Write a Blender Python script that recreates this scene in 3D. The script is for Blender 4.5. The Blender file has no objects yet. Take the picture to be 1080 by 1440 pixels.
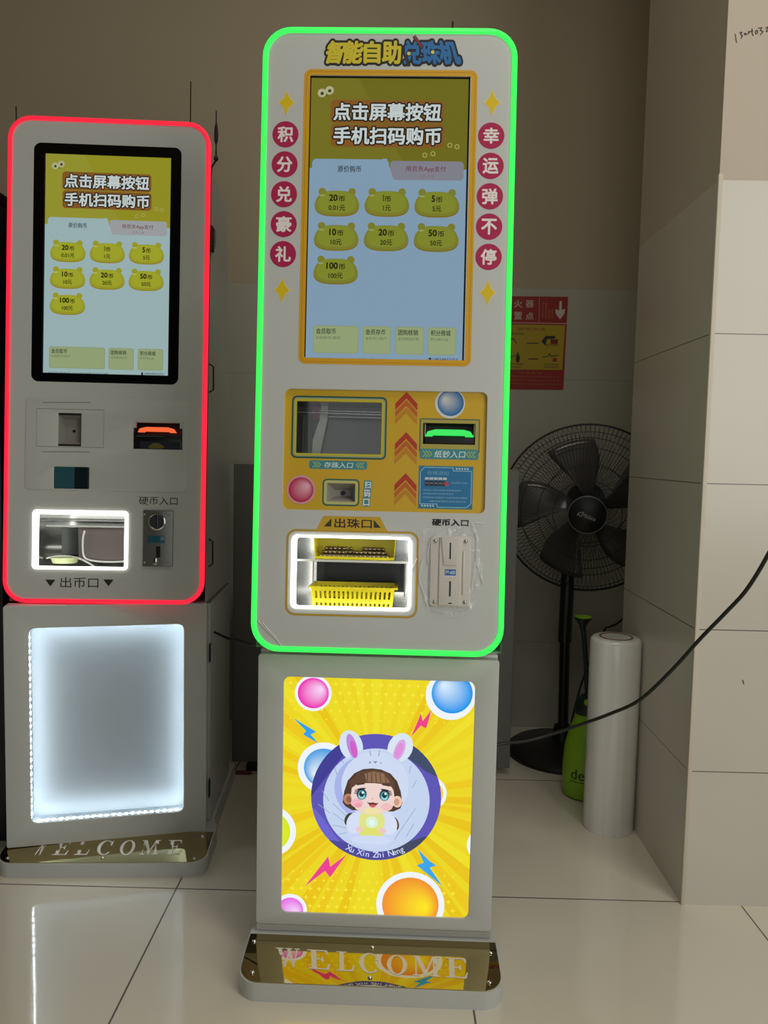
import bpy, bmesh, math, random
from mathutils import Matrix, Vector
random.seed(7)
SC = bpy.context.scene
COL = SC.collection
PI = math.pi
R = math.radians

# ------------------------------------------------------------------ camera
cam_data = bpy.data.cameras.new('camera')
cam_data.sensor_fit = 'VERTICAL'
cam_data.sensor_height = 36.0
cam_data.lens = 27.0
cam_data.clip_start = 0.02
cam = bpy.data.objects.new('camera', cam_data)
COL.objects.link(cam)
right = Vector((0.99972, 0.01093, 0.02096))
down = Vector((0.02172, -0.07412, -0.99701))
fwd = Vector((-0.00935, 0.99719, -0.07434))
M = Matrix.Identity(4)
for i in range(3):
    M[i][0] = right[i]; M[i][1] = -down[i]; M[i][2] = -fwd[i]
M[2][3] = 0.9347
cam.matrix_world = M
SC.camera = cam

# ------------------------------------------------------------------ world, lights, exposure
SC.view_settings.view_transform = 'Standard'
SC.view_settings.look = 'None'
SC.view_settings.exposure = 0.0
SC.view_settings.gamma = 1.0
SC.view_settings.use_curve_mapping = False
world = bpy.data.worlds.new('world')
SC.world = world
world.use_nodes = True
bgn = world.node_tree.nodes['Background']
bgn.inputs[0].default_value = (0.92, 0.95, 1.0, 1)
bgn.inputs[1].default_value = 0.015

def area(name, loc, target, sx, sy, power, color):
    l = bpy.data.lights.new(name, 'AREA')
    l.shape = 'RECTANGLE'; l.size = sx; l.size_y = sy
    l.energy = power; l.color = color
    o = bpy.data.objects.new(name, l)
    o.location = loc
    d = Vector(target) - Vector(loc)
    o.rotation_euler = d.to_track_quat('-Z', 'Y').to_euler()
    COL.objects.link(o)
    return o
area('shop_front_daylight', (1.52, -0.30, 1.45), (0.1, 1.6, 0.9), 1.1, 1.7, 22, (1.0, 0.98, 0.93))
area('front_fill_light', (0.1, -1.1, 1.0), (0.5, 1.8, 0.5), 1.2, 1.2, 4.2, (0.97, 0.99, 1.0))  # added fill from behind the camera, lifts pillar side, floor and film roll
area('overhead_fill_light', (0.3, 0.6, 2.96), (0.3, 0.7, 0.0), 1.2, 0.6, 11.5, (1.0, 0.97, 0.91))  # added overhead fill without a lamp body, lifts upper wall and floor

# ------------------------------------------------------------------ helpers
def lin(h):
    h = h.lstrip('#')
    r = []
    for i in (0, 2, 4):
        v = int(h[i:i+2], 16) / 255
        r.append(v / 12.92 if v <= 0.04045 else ((v + 0.055) / 1.055) ** 2.4)
    return tuple(r)

def mat(name, color='808080', rough=0.5, metal=0.0, emit=None, strength=1.0, spec=0.5, coat=0.0, noise=0.0, nscale=40):
    m = bpy.data.materials.new(name)
    m.use_nodes = True
    nt = m.node_tree
    b = nt.nodes['Principled BSDF']
    col = lin(color) if isinstance(color, str) else color
    b.inputs['Base Color'].default_value = (*col, 1)
    b.inputs['Roughness'].default_value = rough
    b.inputs['Metallic'].default_value = metal
    b.inputs['Specular IOR Level'].default_value = spec
    b.inputs['Coat Weight'].default_value = coat
    if emit:
        e = lin(emit) if isinstance(emit, str) else emit
        b.inputs['Emission Color'].default_value = (*e, 1)
        b.inputs['Emission Strength'].default_value = strength
    if noise:
        tc = nt.nodes.new('ShaderNodeTexCoord')
        n = nt.nodes.new('ShaderNodeTexNoise'); n.inputs['Scale'].default_value = nscale
        n.inputs['Detail'].default_value = 4
        nt.links.new(tc.outputs['Object'], n.inputs['Vector'])
        mx = nt.nodes.new('ShaderNodeMix'); mx.data_type = 'RGBA'; mx.blend_type = 'MULTIPLY'
        mx.inputs['Factor'].default_value = noise
        mx.inputs['A'].default_value = (*col, 1)
        nt.links.new(n.outputs['Fac'], mx.inputs['B'])
        nt.links.new(mx.outputs['Result'], b.inputs['Base Color'])
    return m

def print_mat(name, emit=0.0, rough=0.45, base=1.0, spec=0.5):
    """printed film: the ink colours are stored per face; emit > 0 means it is lit from behind or is a display"""
    m = bpy.data.materials.new(name)
    m.use_nodes = True
    nt = m.node_tree
    b = nt.nodes['Principled BSDF']
    a = nt.nodes.new('ShaderNodeAttribute'); a.attribute_name = 'ink'
    b.inputs['Roughness'].default_value = rough
    b.inputs['Specular IOR Level'].default_value = spec
    if base > 0:
        nt.links.new(a.outputs['Color'], b.inputs['Base Color'])
    else:
        b.inputs['Base Color'].default_value = (0.004, 0.004, 0.005, 1)
    if emit > 0:
        nt.links.new(a.outputs['Color'], b.inputs['Emission Color'])
        b.inputs['Emission Strength'].default_value = emit
    return m

def obj(name, me, m=None, parent=None, loc=None, rot=None):
    o = bpy.data.objects.new(name, me)
    COL.objects.link(o)
    if m is not None and me is not None and not me.materials:
        me.materials.append(m)
    if parent is not None:
        o.parent = parent
    if loc: o.location = loc
    if rot: o.rotation_euler = rot
    return o

def tag(o, label, cat, group=None, kind=None):
    o['label'] = label; o['category'] = cat
    if group: o['group'] = group
    if kind: o['kind'] = kind
    return o

def thing(name, loc, rotz, label, cat, group=None):
    o = bpy.data.objects.new(name, None)
    o.empty_display_size = 0.05
    COL.objects.link(o)
    o.location = loc; o.rotation_euler = (0, 0, R(rotz))
    return tag(o, label, cat, group)

def smooth(me, angle=35):
    for p in me.polygons: p.use_smooth = True
    try: me.set_sharp_from_angle(angle=R(angle))
    except Exception: pass
    return me

def from_bm(bm, name='mesh', sm=None):
    me = bpy.data.meshes.new(name)
    bm.normal_update(); bm.to_mesh(me); bm.free()
    if sm: smooth(me, sm)
    return me

def box_bm(bm, x0, x1, y0, y1, z0, z1, bev=0.0, seg=2):
    r = bmesh.ops.create_cube(bm, size=1)
    vs = r['verts']
    for v in vs:
        v.co = Vector((x0 + (v.co.x + .5) * (x1 - x0), y0 + (v.co.y + .5) * (y1 - y0), z0 + (v.co.z + .5) * (z1 - z0)))
    if bev:
        es = list({e for v in vs for e in v.link_edges})
        bmesh.ops.bevel(bm, geom=es, offset=bev, segments=seg, affect='EDGES', profile=0.5)

def box(x0, x1, y0, y1, z0, z1, bev=0.0, seg=2):
    bm = bmesh.new(); box_bm(bm, x0, x1, y0, y1, z0, z1, bev, seg)
    return from_bm(bm, sm=35 if bev else None)

def lathe_bm(bm, prof, seg=32, cx=0, cy=0, axis='Z', cz=0):
    """prof: (radius, height) pairs"""
    rings = []
    for r, h in prof:
        ring = []
        for k in range(seg):
            a = 2 * PI * k / seg
            x, y = r * math.cos(a), r * math.sin(a)
            p = (cx + x, cy + y, cz + h) if axis == 'Z' else (cx + x, cy - h, cz + y)
            ring.append(bm.verts.new(p))
        rings.append(ring)
    for A, B in zip(rings, rings[1:]):
        for k in range(seg):
            bm.faces.new((A[k], A[(k+1) % seg], B[(k+1) % seg], B[k]))
    if prof[0][0] > 1e-6: bm.faces.new(list(reversed(rings[0])))
    if prof[-1][0] > 1e-6: bm.faces.new(rings[-1])

def lathe(prof, seg=32, axis='Z', sm=40, **k):
    bm = bmesh.new(); lathe_bm(bm, prof, seg, axis=axis, **k)
    bmesh.ops.remove_doubles(bm, verts=bm.verts, dist=1e-6)
    bmesh.ops.recalc_face_normals(bm, faces=bm.faces)
    return from_bm(bm, sm=sm)

def tube_bm(bm, pts, r, seg=8, closed=False, cap=True):
    P = [Vector(p) for p in pts]
    n = len(P)
    rings = []
    up = None
    for i in range(n):
        if closed: t = (P[(i+1) % n] - P[i-1])
        else: t = P[min(i+1, n-1)] - P[max(i-1, 0)]
        t.normalize()
        if up is None:
            up = t.orthogonal().normalized()
        up = (up - t * up.dot(t))
        if up.length < 1e-6: up = t.orthogonal()
        up.normalize()
        w = t.cross(up)
        rr = r[i] if isinstance(r, (list, tuple)) else r
        rings.append([bm.verts.new(P[i] + (up * math.cos(2*PI*k/seg) + w * math.sin(2*PI*k/seg)) * rr) for k in range(seg)])
    for i in range(n if closed else n-1):
        A, B = rings[i], rings[(i+1) % n]
        for k in range(seg):
            bm.faces.new((A[k], A[(k+1) % seg], B[(k+1) % seg], B[k]))
    if cap and not closed:
        bm.faces.new(list(reversed(rings[0]))); bm.faces.new(rings[-1])

def tube(pts, r, seg=8, closed=False):
    bm = bmesh.new(); tube_bm(bm, pts, r, seg, closed)
    bmesh.ops.recalc_face_normals(bm, faces=bm.faces)
    return from_bm(bm, sm=50)

def spline(pts, n=8):
    P = [Vector(p) for p in pts]
    Q = [P[0]*2 - P[1]] + P + [P[-1]*2 - P[-2]]
    out = []
    for i in range(1, len(Q)-2):
        a, b, c_, d = Q[i-1], Q[i], Q[i+1], Q[i+2]
        for k in range(n):
            t = k / n
            out.append(0.5*((2*b) + (c_-a)*t + (2*a-5*b+4*c_-d)*t*t + (3*b-a-3*c_+d)*t**3))
    out.append(P[-1])
    return out

def rrect(x0, z0, x1, z1, r, seg=8):
    r = min(r, (x1-x0)/2*.999, (z1-z0)/2*.999)
    pts = []
    for cx, cz, a0 in ((x1-r, z0+r, -90), (x1-r, z1-r, 0), (x0+r, z1-r, 90), (x0+r, z0+r, 180)):
        for k in range(seg+1):
            a = R(a0 + 90*k/seg)
            pts.append((cx + r*math.cos(a), cz + r*math.sin(a)))
    return pts

def circ(cx, cz, r, n=28, rz=None, a0=0, a1=360):
    rz = rz or r
    full = abs(a1-a0) >= 360
    m = n if full else n+1
    return [(cx + r*math.cos(R(a0+(a1-a0)*k/n)), cz + rz*math.sin(R(a0+(a1-a0)*k/n))) for k in range(m)]

def grow(rect, d):
    return (rect[0]-d, rect[1]-d, rect[2]+d, rect[3]+d)

def rr(rect, r, seg=8):
    return rrect(*rect, r, seg)

def plate(loops, y_front, t, name='plate', bev=0.0):
    """a slab standing in the x-z plane: first loop outside, the others are holes"""
    cu = bpy.data.curves.new('tmp', 'CURVE')
    cu.dimensions = '2D'; cu.fill_mode = 'BOTH'; cu.extrude = t/2 - bev
    if bev: cu.bevel_depth = bev; cu.bevel_resolution = 2; cu.offset = -bev
    for L in loops:
        sp = cu.splines.new('POLY'); sp.points.add(len(L)-1)
        for p, (x, z) in zip(sp.points, L): p.co = (x, z, 0, 1)
        sp.use_cyclic_u = True
    o = bpy.data.objects.new('tmp', cu); COL.objects.link(o)
    dg = bpy.context.evaluated_depsgraph_get()
    me = bpy.data.meshes.new_from_object(o.evaluated_get(dg))
    bpy.data.objects.remove(o); bpy.data.curves.remove(cu)
    for v in me.vertices:
        x, y, z = v.co
        v.co = (x, y_front + t/2 - z, y)
    me.materials.clear()
    me.name = name
    bm = bmesh.new(); bm.from_mesh(me)
    bmesh.ops.remove_doubles(bm, verts=bm.verts, dist=1e-6)
    bmesh.ops.recalc_face_normals(bm, faces=bm.faces)
    bm.to_mesh(me); bm.free()
    if bev: smooth(me, 40)
    return me

def recess(rect, y0, y1, shrink=0.0):
    """five-sided niche open to the front"""
    x0, z0, x1, z1 = rect
    s = shrink
    bm = bmesh.new()
    f = [bm.verts.new(p) for p in ((x0, y0, z0), (x1, y0, z0), (x1, y0, z1), (x0, y0, z1))]
    b = [bm.verts.new(p) for p in ((x0+s, y1, z0+s), (x1-s, y1, z0+s), (x1-s, y1, z1-s), (x0+s, y1, z1-s))]
    for i in range(4):
        j = (i+1) % 4
        bm.faces.new((f[j], f[i], b[i], b[j]))
    bm.faces.new(b)
    for fc in bm.faces:
        pass
    return from_bm(bm)

GLY = {}
def glyphs(body, bold=0.0):
    k = (body, 0)
    if k in GLY: return GLY[k]
    cu = bpy.data.curves.new('tmp', 'FONT')
    cu.body = body; cu.size = 1; cu.resolution_u = 3
    o = bpy.data.objects.new('tmp', cu); COL.objects.link(o)
    dg = bpy.context.evaluated_depsgraph_get()
    e = o.evaluated_get(dg); me = e.to_mesh()
    vs = [(v.co.x, v.co.y) for v in me.vertices]
    fs = [tuple(p.vertices) for p in me.polygons]
    e.to_mesh_clear()
    bpy.data.objects.remove(o); bpy.data.curves.remove(cu)
    GLY[k] = (vs, fs)
    return GLY[k]

def clip_poly(pts, clip):
    out = pts
    n = len(clip)
    for i in range(n):
        a, b = clip[i], clip[(i+1) % n]
        inp, out = out, []
        if not inp: return []
        side = lambda p: (b[0]-a[0])*(p[1]-a[1]) - (b[1]-a[1])*(p[0]-a[0])
        for j in range(len(inp)):
            p, q = inp[j-1], inp[j]
            sp, sq = side(p), side(q)
            if (sp >= 0) != (sq >= 0):
                t = sp/(sp-sq)
                out.append((p[0]+(q[0]-p[0])*t, p[1]+(q[1]-p[1])*t))
            if sq >= 0: out.append(q)
    return out

class Flat:
    """printed artwork: flat coloured shapes, each layer a hair in front of the one below"""
    def __init__(s, step=0.00012):
        s.v = []; s.f = []; s.c = []; s.step = step; s.clip = None
    def _add(s, pts, faces, col, layer):
        c = lin(col) if isinstance(col, str) else col
        k = len(s.v)
        s.v += [(x, -layer*s.step, z) for x, z in pts]
        for f in faces:
            s.f.append([k+i for i in f]); s.c.append(c)
    def poly(s, pts, col, layer=1):
        pts = list(pts)
        if s.clip: pts = clip_poly(pts, s.clip)
        if len(pts) < 3: return
        A = sum(pts[i-1][0]*pts[i][1]-pts[i][0]*pts[i-1][1] for i in range(len(pts)))
        if A < 0: pts = pts[::-1]
        s._add(pts, [range(len(pts))], col, layer)
    def rect(s, r, col, layer=1):
        s.poly([(r[0], r[1]), (r[2], r[1]), (r[2], r[3]), (r[0], r[3])], col, layer)
    def rr(s, r, rad, col, layer=1):
        s.poly(rrect(*r, rad), col, layer)
    def frame(s, r, rad, t, col, layer=1):
        a, b = rrect(*r, rad), rrect(*grow(r, -t), max(rad-t, t*.3))
        n = len(a)
        s._add(a+b, [(i, (i+1) % n, n+(i+1) % n, n+i) for i in range(n)], col, layer)
    def ring(s, cx, cz, r0, r1, col, layer=1, n=36):
        a, b = circ(cx, cz, r0, n), circ(cx, cz, r1, n)
        s._add(a+b, [(i, (i+1) % n, n+(i+1) % n, n+i) for i in range(n)], col, layer)
    def line(s, pts, w, col, layer=1):
        for a, b in zip(pts, pts[1:]):
            dx, dz = b[0]-a[0], b[1]-a[1]
            L = math.hypot(dx, dz) or 1e-9
            nx, nz = -dz/L*w/2, dx/L*w/2
            ex, ez = dx/L*w*.3, dz/L*w*.3
            s.poly([(a[0]-ex+nx, a[1]-ez+nz), (a[0]-ex-nx, a[1]-ez-nz), (b[0]+ex-nx, b[1]+ez-nz), (b[0]+ex+nx, b[1]+ez+nz)], col, layer)
    def text(s, body, r, col, layer=2, bold=0.0, ref=None, shear=0.0, edge=None):
        """fit the text into the box r; bold thickens the strokes by that share of an em,
        edge = (colour, share of an em) sets a contour under the letters"""
        vs, fs = glyphs(body)
        xa, xb = min(v[0] for v in vs), max(v[0] for v in vs)
        ya, yb = min(v[1] for v in vs), max(v[1] for v in vs)
        m = bold
        sx, sy = (r[2]-r[0])/(xb-xa+2*m), (r[3]-r[1])/(yb-ya+2*m)
        base = []
        for x, y in vs:
            X = r[0]+(x-xa+m)*sx; Z = r[1]+(y-ya+m)*sy
            base.append((X + shear*(Z-r[1]), Z))
        def lay(rad, n, c, l):
            for k in range(n):
                a = 2*PI*(k+.5)/n
                dx, dz = rad*math.cos(a)*sx, rad*math.sin(a)*sy
                s._add([(x+dx, z+dz) for x, z in base], fs, c, l+k*.015)
        if edge: lay(bold+edge[1], 16, edge[0], layer)
        top = layer+.4 if edge else layer
        if bold > 0:
            lay(bold, 8 if bold > .02 else 4, col, top)
        s._add(base, fs, col, top+.15)
    def ball(s, cx, cz, r, hi, lo, d=(.35, .35), layer=2, n=18):
        h, l = lin(hi), lin(lo)
        for k in range(n):
            t = k/(n-1)
            q = 1-t*.9
            c = tuple(l[i]+(h[i]-l[i])*t**1.1 for i in range(3))
            s.poly(circ(cx+d[0]*r*t*.9, cz+d[1]*r*t*.9, r*q*(1-.0*t), 30), c, layer+k*.05)
    def build(s, name, m, parent, y=0.0):
        me = bpy.data.meshes.new(name)
        me.from_pydata([(a, b+y, c) for a, b, c in s.v], [], [list(f) for f in s.f])
        at = me.color_attributes.new('ink', 'FLOAT_COLOR', 'CORNER')
        i = 0
        data = []
        for p, c in zip(me.polygons, s.c):
            data += [c[0], c[1], c[2], 1.0]*p.loop_total
        at.data.foreach_set('color', data)
        me.update()
        return obj(name, me, m, parent)

# ------------------------------------------------------------------ materials
PAINT = mat('white_powder_coat', 'c6c8c3', 0.38)
PAINT_IN = mat('grey_inner_sheet', '8d8d8a', 0.6)
INK = print_mat('printed_ink')
DISPLAY = print_mat('lit_display', emit=1.0, rough=0.2, base=0.0, spec=0.3)
LITFILM = print_mat('backlit_film', emit=1.0, rough=0.35, base=0.0, spec=0.4)
BLACK = mat('black_plastic', '0b0b0c', 0.35)
BLACKM = mat('black_matte', '0d0d0e', 0.7)
STEEL = mat('brushed_steel', 'b9b9b6', 0.3, 1.0)
MIRROR = mat('polished_steel', 'b0b2b0', 0.06, 1.0)
BRONZE = mat('bronze_mirror', 'b5a678', 0.03, 1.0)
CHROME = mat('chrome', 'e0e0e0', 0.12, 1.0)
FROST = mat('engraved_frost', 'd8d2c6', 0.6)
GREEN = mat('green_led_tube', '103a14', 0.4, emit=(0.035, 1.0, 0.095), strength=1.25)
RED = mat('red_led_tube', '400a0c', 0.4, emit=(1.0, 0.016, 0.045), strength=1.15)
WHITELED = mat('white_led_tube', 'ffffff', 0.4, emit=(1.0, 0.99, 0.93), strength=4.5)
LEDSTRIP = mat('cool_white_leds', 'ffffff', 0.4, emit=(0.86, 0.96, 1.0), strength=50.0)
GREENSLOT = mat('green_slot_lamp', '103a14', 0.3, emit=(0.03, 0.78, 0.10), strength=1.0)
ORANGESLOT = mat('orange_slot_lamp', '3a1408', 0.3, emit=(0.95, 0.14, 0.045), strength=1.0)
WHITEPLASTIC = mat('white_plastic', 'cfcbc1', 0.3)
YELLOWPLASTIC = mat('yellow_plastic', 'f2e216', 0.4)

def glass_mat():
    m = bpy.data.materials.new('clear_acrylic')
    m.use_nodes = True
    nt = m.node_tree
    nt.nodes.remove(nt.nodes['Principled BSDF'])
    t = nt.nodes.new('ShaderNodeBsdfTransparent'); t.inputs[0].default_value = (0.93, 0.96, 0.95, 1)
    g = nt.nodes.new('ShaderNodeBsdfGlossy'); g.inputs['Roughness'].default_value = 0.04
    f = nt.nodes.new('ShaderNodeFresnel'); f.inputs[0].default_value = 1.45
    x = nt.nodes.new('ShaderNodeMixShader')
    nt.links.new(f.outputs[0], x.inputs[0]); nt.links.new(t.outputs[0], x.inputs[1]); nt.links.new(g.outputs[0], x.inputs[2])
    nt.links.new(x.outputs[0], nt.nodes['Material Output'].inputs[0])
    return m
ACRYLIC = glass_mat()

def film_mat():
    m = bpy.data.materials.new('clinging_film')
    m.use_nodes = True
    nt = m.node_tree
    nt.nodes.remove(nt.nodes['Principled BSDF'])
    t = nt.nodes.new('ShaderNodeBsdfTransparent')
    g = nt.nodes.new('ShaderNodeBsdfGlossy'); g.inputs['Roughness'].default_value = 0.18
    g.inputs['Color'].default_value = (1, 1, 1, 1)
    tc = nt.nodes.new('ShaderNodeTexCoord')
    n = nt.nodes.new('ShaderNodeTexNoise'); n.inputs['Scale'].default_value = 60; n.inputs['Detail'].default_value = 5
    n.inputs['Distortion'].default_value = 1.5
    bp = nt.nodes.new('ShaderNodeBump'); bp.inputs['Strength'].default_value = 0.7; bp.inputs['Distance'].default_value = 0.004
    x = nt.nodes.new('ShaderNodeMixShader'); x.inputs[0].default_value = 0.10
    nt.links.new(tc.outputs['Object'], n.inputs['Vector'])
    nt.links.new(n.outputs['Fac'], bp.inputs['Height']); nt.links.new(bp.outputs[0], g.inputs['Normal'])
    nt.links.new(t.outputs[0], x.inputs[1]); nt.links.new(g.outputs[0], x.inputs[2])
    nt.links.new(x.outputs[0], nt.nodes['Material Output'].inputs[0])
    return m
FILM = film_mat()
FILMEDGE = mat('film_crease', 'e8e6de', 0.25)

def tile_mat(name, c, grout, tw, th, ox, oy, axes, rough, gw, var=0.03, top=None, plaster=None, coat=0.0):
    """tiles from object coordinates; axes picks the two coordinates; above height `top` the wall is plaster"""
    m = bpy.data.materials.new(name)
    m.use_nodes = True
    nt = m.node_tree; N = nt.nodes; L = nt.links
    b = N['Principled BSDF']
    tc = N.new('ShaderNodeTexCoord')
    sp = N.new('ShaderNodeSeparateXYZ'); L.new(tc.outputs['Object'], sp.inputs[0])
    def gap(axis, size, off):
        a = N.new('ShaderNodeMath'); a.operation = 'SUBTRACT'; a.inputs[1].default_value = off
        L.new(sp.outputs[axis], a.inputs[0])
        d = N.new('ShaderNodeMath'); d.operation = 'PINGPONG'; d.inputs[1].default_value = size/2
        L.new(a.outputs[0], d.inputs[0])
        s = N.new('ShaderNodeMath'); s.operation = 'LESS_THAN'; s.inputs[1].default_value = gw/2
        L.new(d.outputs[0], s.inputs[0])
        return s.outputs[0]
    g1 = gap(axes[0], tw, ox) if tw else None
    g2 = gap(axes[1], th, oy)
    if g1 is not None:
        mx = N.new('ShaderNodeMath'); mx.operation = 'MAXIMUM'
        L.new(g1, mx.inputs[0]); L.new(g2, mx.inputs[1]); g = mx.outputs[0]
    else: g = g2
    n = N.new('ShaderNodeTexNoise'); n.inputs['Scale'].default_value = 3.0; n.inputs['Detail'].default_value = 5
    L.new(tc.outputs['Object'], n.inputs['Vector'])
    cr = N.new('ShaderNodeMix'); cr.data_type = 'RGBA'
    c0 = lin(c)
    cr.inputs['A'].default_value = (*[x*(1-var*2) for x in c0], 1); cr.inputs['B'].default_value = (*[min(1, x*(1+var*2)) for x in c0], 1)
    L.new(n.outputs['Fac'], cr.inputs['Factor'])
    mg = N.new('ShaderNodeMix'); mg.data_type = 'RGBA'
    L.new(g, mg.inputs['Factor']); L.new(cr.outputs['Result'], mg.inputs['A']); mg.inputs['B'].default_value = (*lin(grout), 1)
    out = mg.outputs['Result']
    b.inputs['Coat Weight'].default_value = coat
    if top is not None:
        gt = N.new('ShaderNodeMath'); gt.operation = 'GREATER_THAN'; gt.inputs[1].default_value = top
        L.new(sp.outputs[2], gt.inputs[0])
        mp = N.new('ShaderNodeMix'); mp.data_type = 'RGBA'
        n2 = N.new('ShaderNodeTexNoise'); n2.inputs['Scale'].default_value = 2.2; n2.inputs['Detail'].default_value = 6
        L.new(tc.outputs['Object'], n2.inputs['Vector'])
        pc = N.new('ShaderNodeMix'); pc.data_type = 'RGBA'
        p0 = lin(plaster)
        pc.inputs['A'].default_value = (*[x*.94 for x in p0], 1); pc.inputs['B'].default_value = (*[x*1.04 for x in p0], 1)
        L.new(n2.outputs['Fac'], pc.inputs['Factor'])
        L.new(gt.outputs[0], mp.inputs['Factor']); L.new(out, mp.inputs['A']); L.new(pc.outputs['Result'], mp.inputs['B'])
        out = mp.outputs['Result']
        mr = N.new('ShaderNodeMix'); mr.data_type = 'FLOAT'
        L.new(gt.outputs[0], mr.inputs['Factor']); mr.inputs['A'].default_value = rough; mr.inputs['B'].default_value = 0.8
        L.new(mr.outputs['Result'], b.inputs['Roughness'])
    else:
        b.inputs['Roughness'].default_value = rough
    L.new(out, b.inputs['Base Color'])
    return m
FLOOR = tile_mat('polished_floor_tile', 'dfd7c4', '5c564a', 0.6, 0.6, 0.158, 1.574, (0, 1), 0.09, 0.0035, coat=0.6)
WALLB = tile_mat('rear_wall_tile_and_plaster', 'b4b2a2', 'a3a192', None, 0.3, 0, 0.0, (0, 2), 0.3, 0.003, top=1.5, plaster='b5a78d')
WALLP = tile_mat('pillar_tile_and_plaster', 'ccc6b8', '6d685c', None, 0.3, 0, -0.01, (0, 2), 0.28, 0.0022, top=1.488, plaster='c6b9a7')
PLASTER = mat('plain_plaster', 'b0a48d', 0.85)

# ------------------------------------------------------------------ the room
def structure(name, me, m):
    o = obj(name, me, m); o['kind'] = 'structure'
    return o
structure('floor', box(-2.6, 3.2, -2.6, 2.74, -0.08, 0.0), FLOOR)
structure('wall_rear', box(-2.6, 3.2, 2.62, 2.74, 0.0, 3.0), WALLB)
structure('wall_left', box(-2.72, -2.6, -2.6, 2.74, -0.08, 3.0), PLASTER)
structure('ceiling', box(-2.72, 3.2, -2.6, 2.74, 3.0, 3.1), PLASTER)
pil = structure('wall_right', box(0.632, 1.35, 1.564, 2.055, 0.0, 3.0), WALLP)
structure('trim_1', box(0.6295, 0.6385, 1.5612, 1.571, 0.0, 1.5, 0.0015), mat('corner_bead', 'd2c8b4', 0.5))
# pencilled number and a chip on the pillar face
w = Flat(0.0004)
for st in ([(0.6477,1.7635), (0.6512,1.7478)], [(0.6557,1.7664), (0.6607,1.7670), (0.6585,1.7631), (0.6619,1.7605), (0.6598,1.7559)],
           [(0.6650,1.7647), (0.6677,1.7653), (0.6661,1.7626), (0.6726,1.7645), (0.6762,1.7680)], [(0.6726,1.7680), (0.6816,1.7700)], [(0.6797,1.7743), (0.6801,1.7668), (0.6827,1.7609)],
           [(0.6876,1.7709), (0.6865,1.7669), (0.6883,1.7642), (0.6910,1.7669), (0.6904,1.7704), (0.6876,1.7709)],
           [(0.6915,1.7751), (0.6986,1.7763), (0.6958,1.7710), (0.7014,1.7692), (0.6963,1.7630)], [(0.7055,1.7760), (0.7106,1.7778), (0.7075,1.7693), (0.7124,1.7699)]):
    w.line(st, 0.0016, '4a4238', 1)
w.poly([(0.7316,0.4870), (0.7341,0.4868), (0.7369,0.4794), (0.7352,0.4771)], '5e5646', 1)
wo = w.build('wall_writing', INK, pil, 1.5636)

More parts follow.
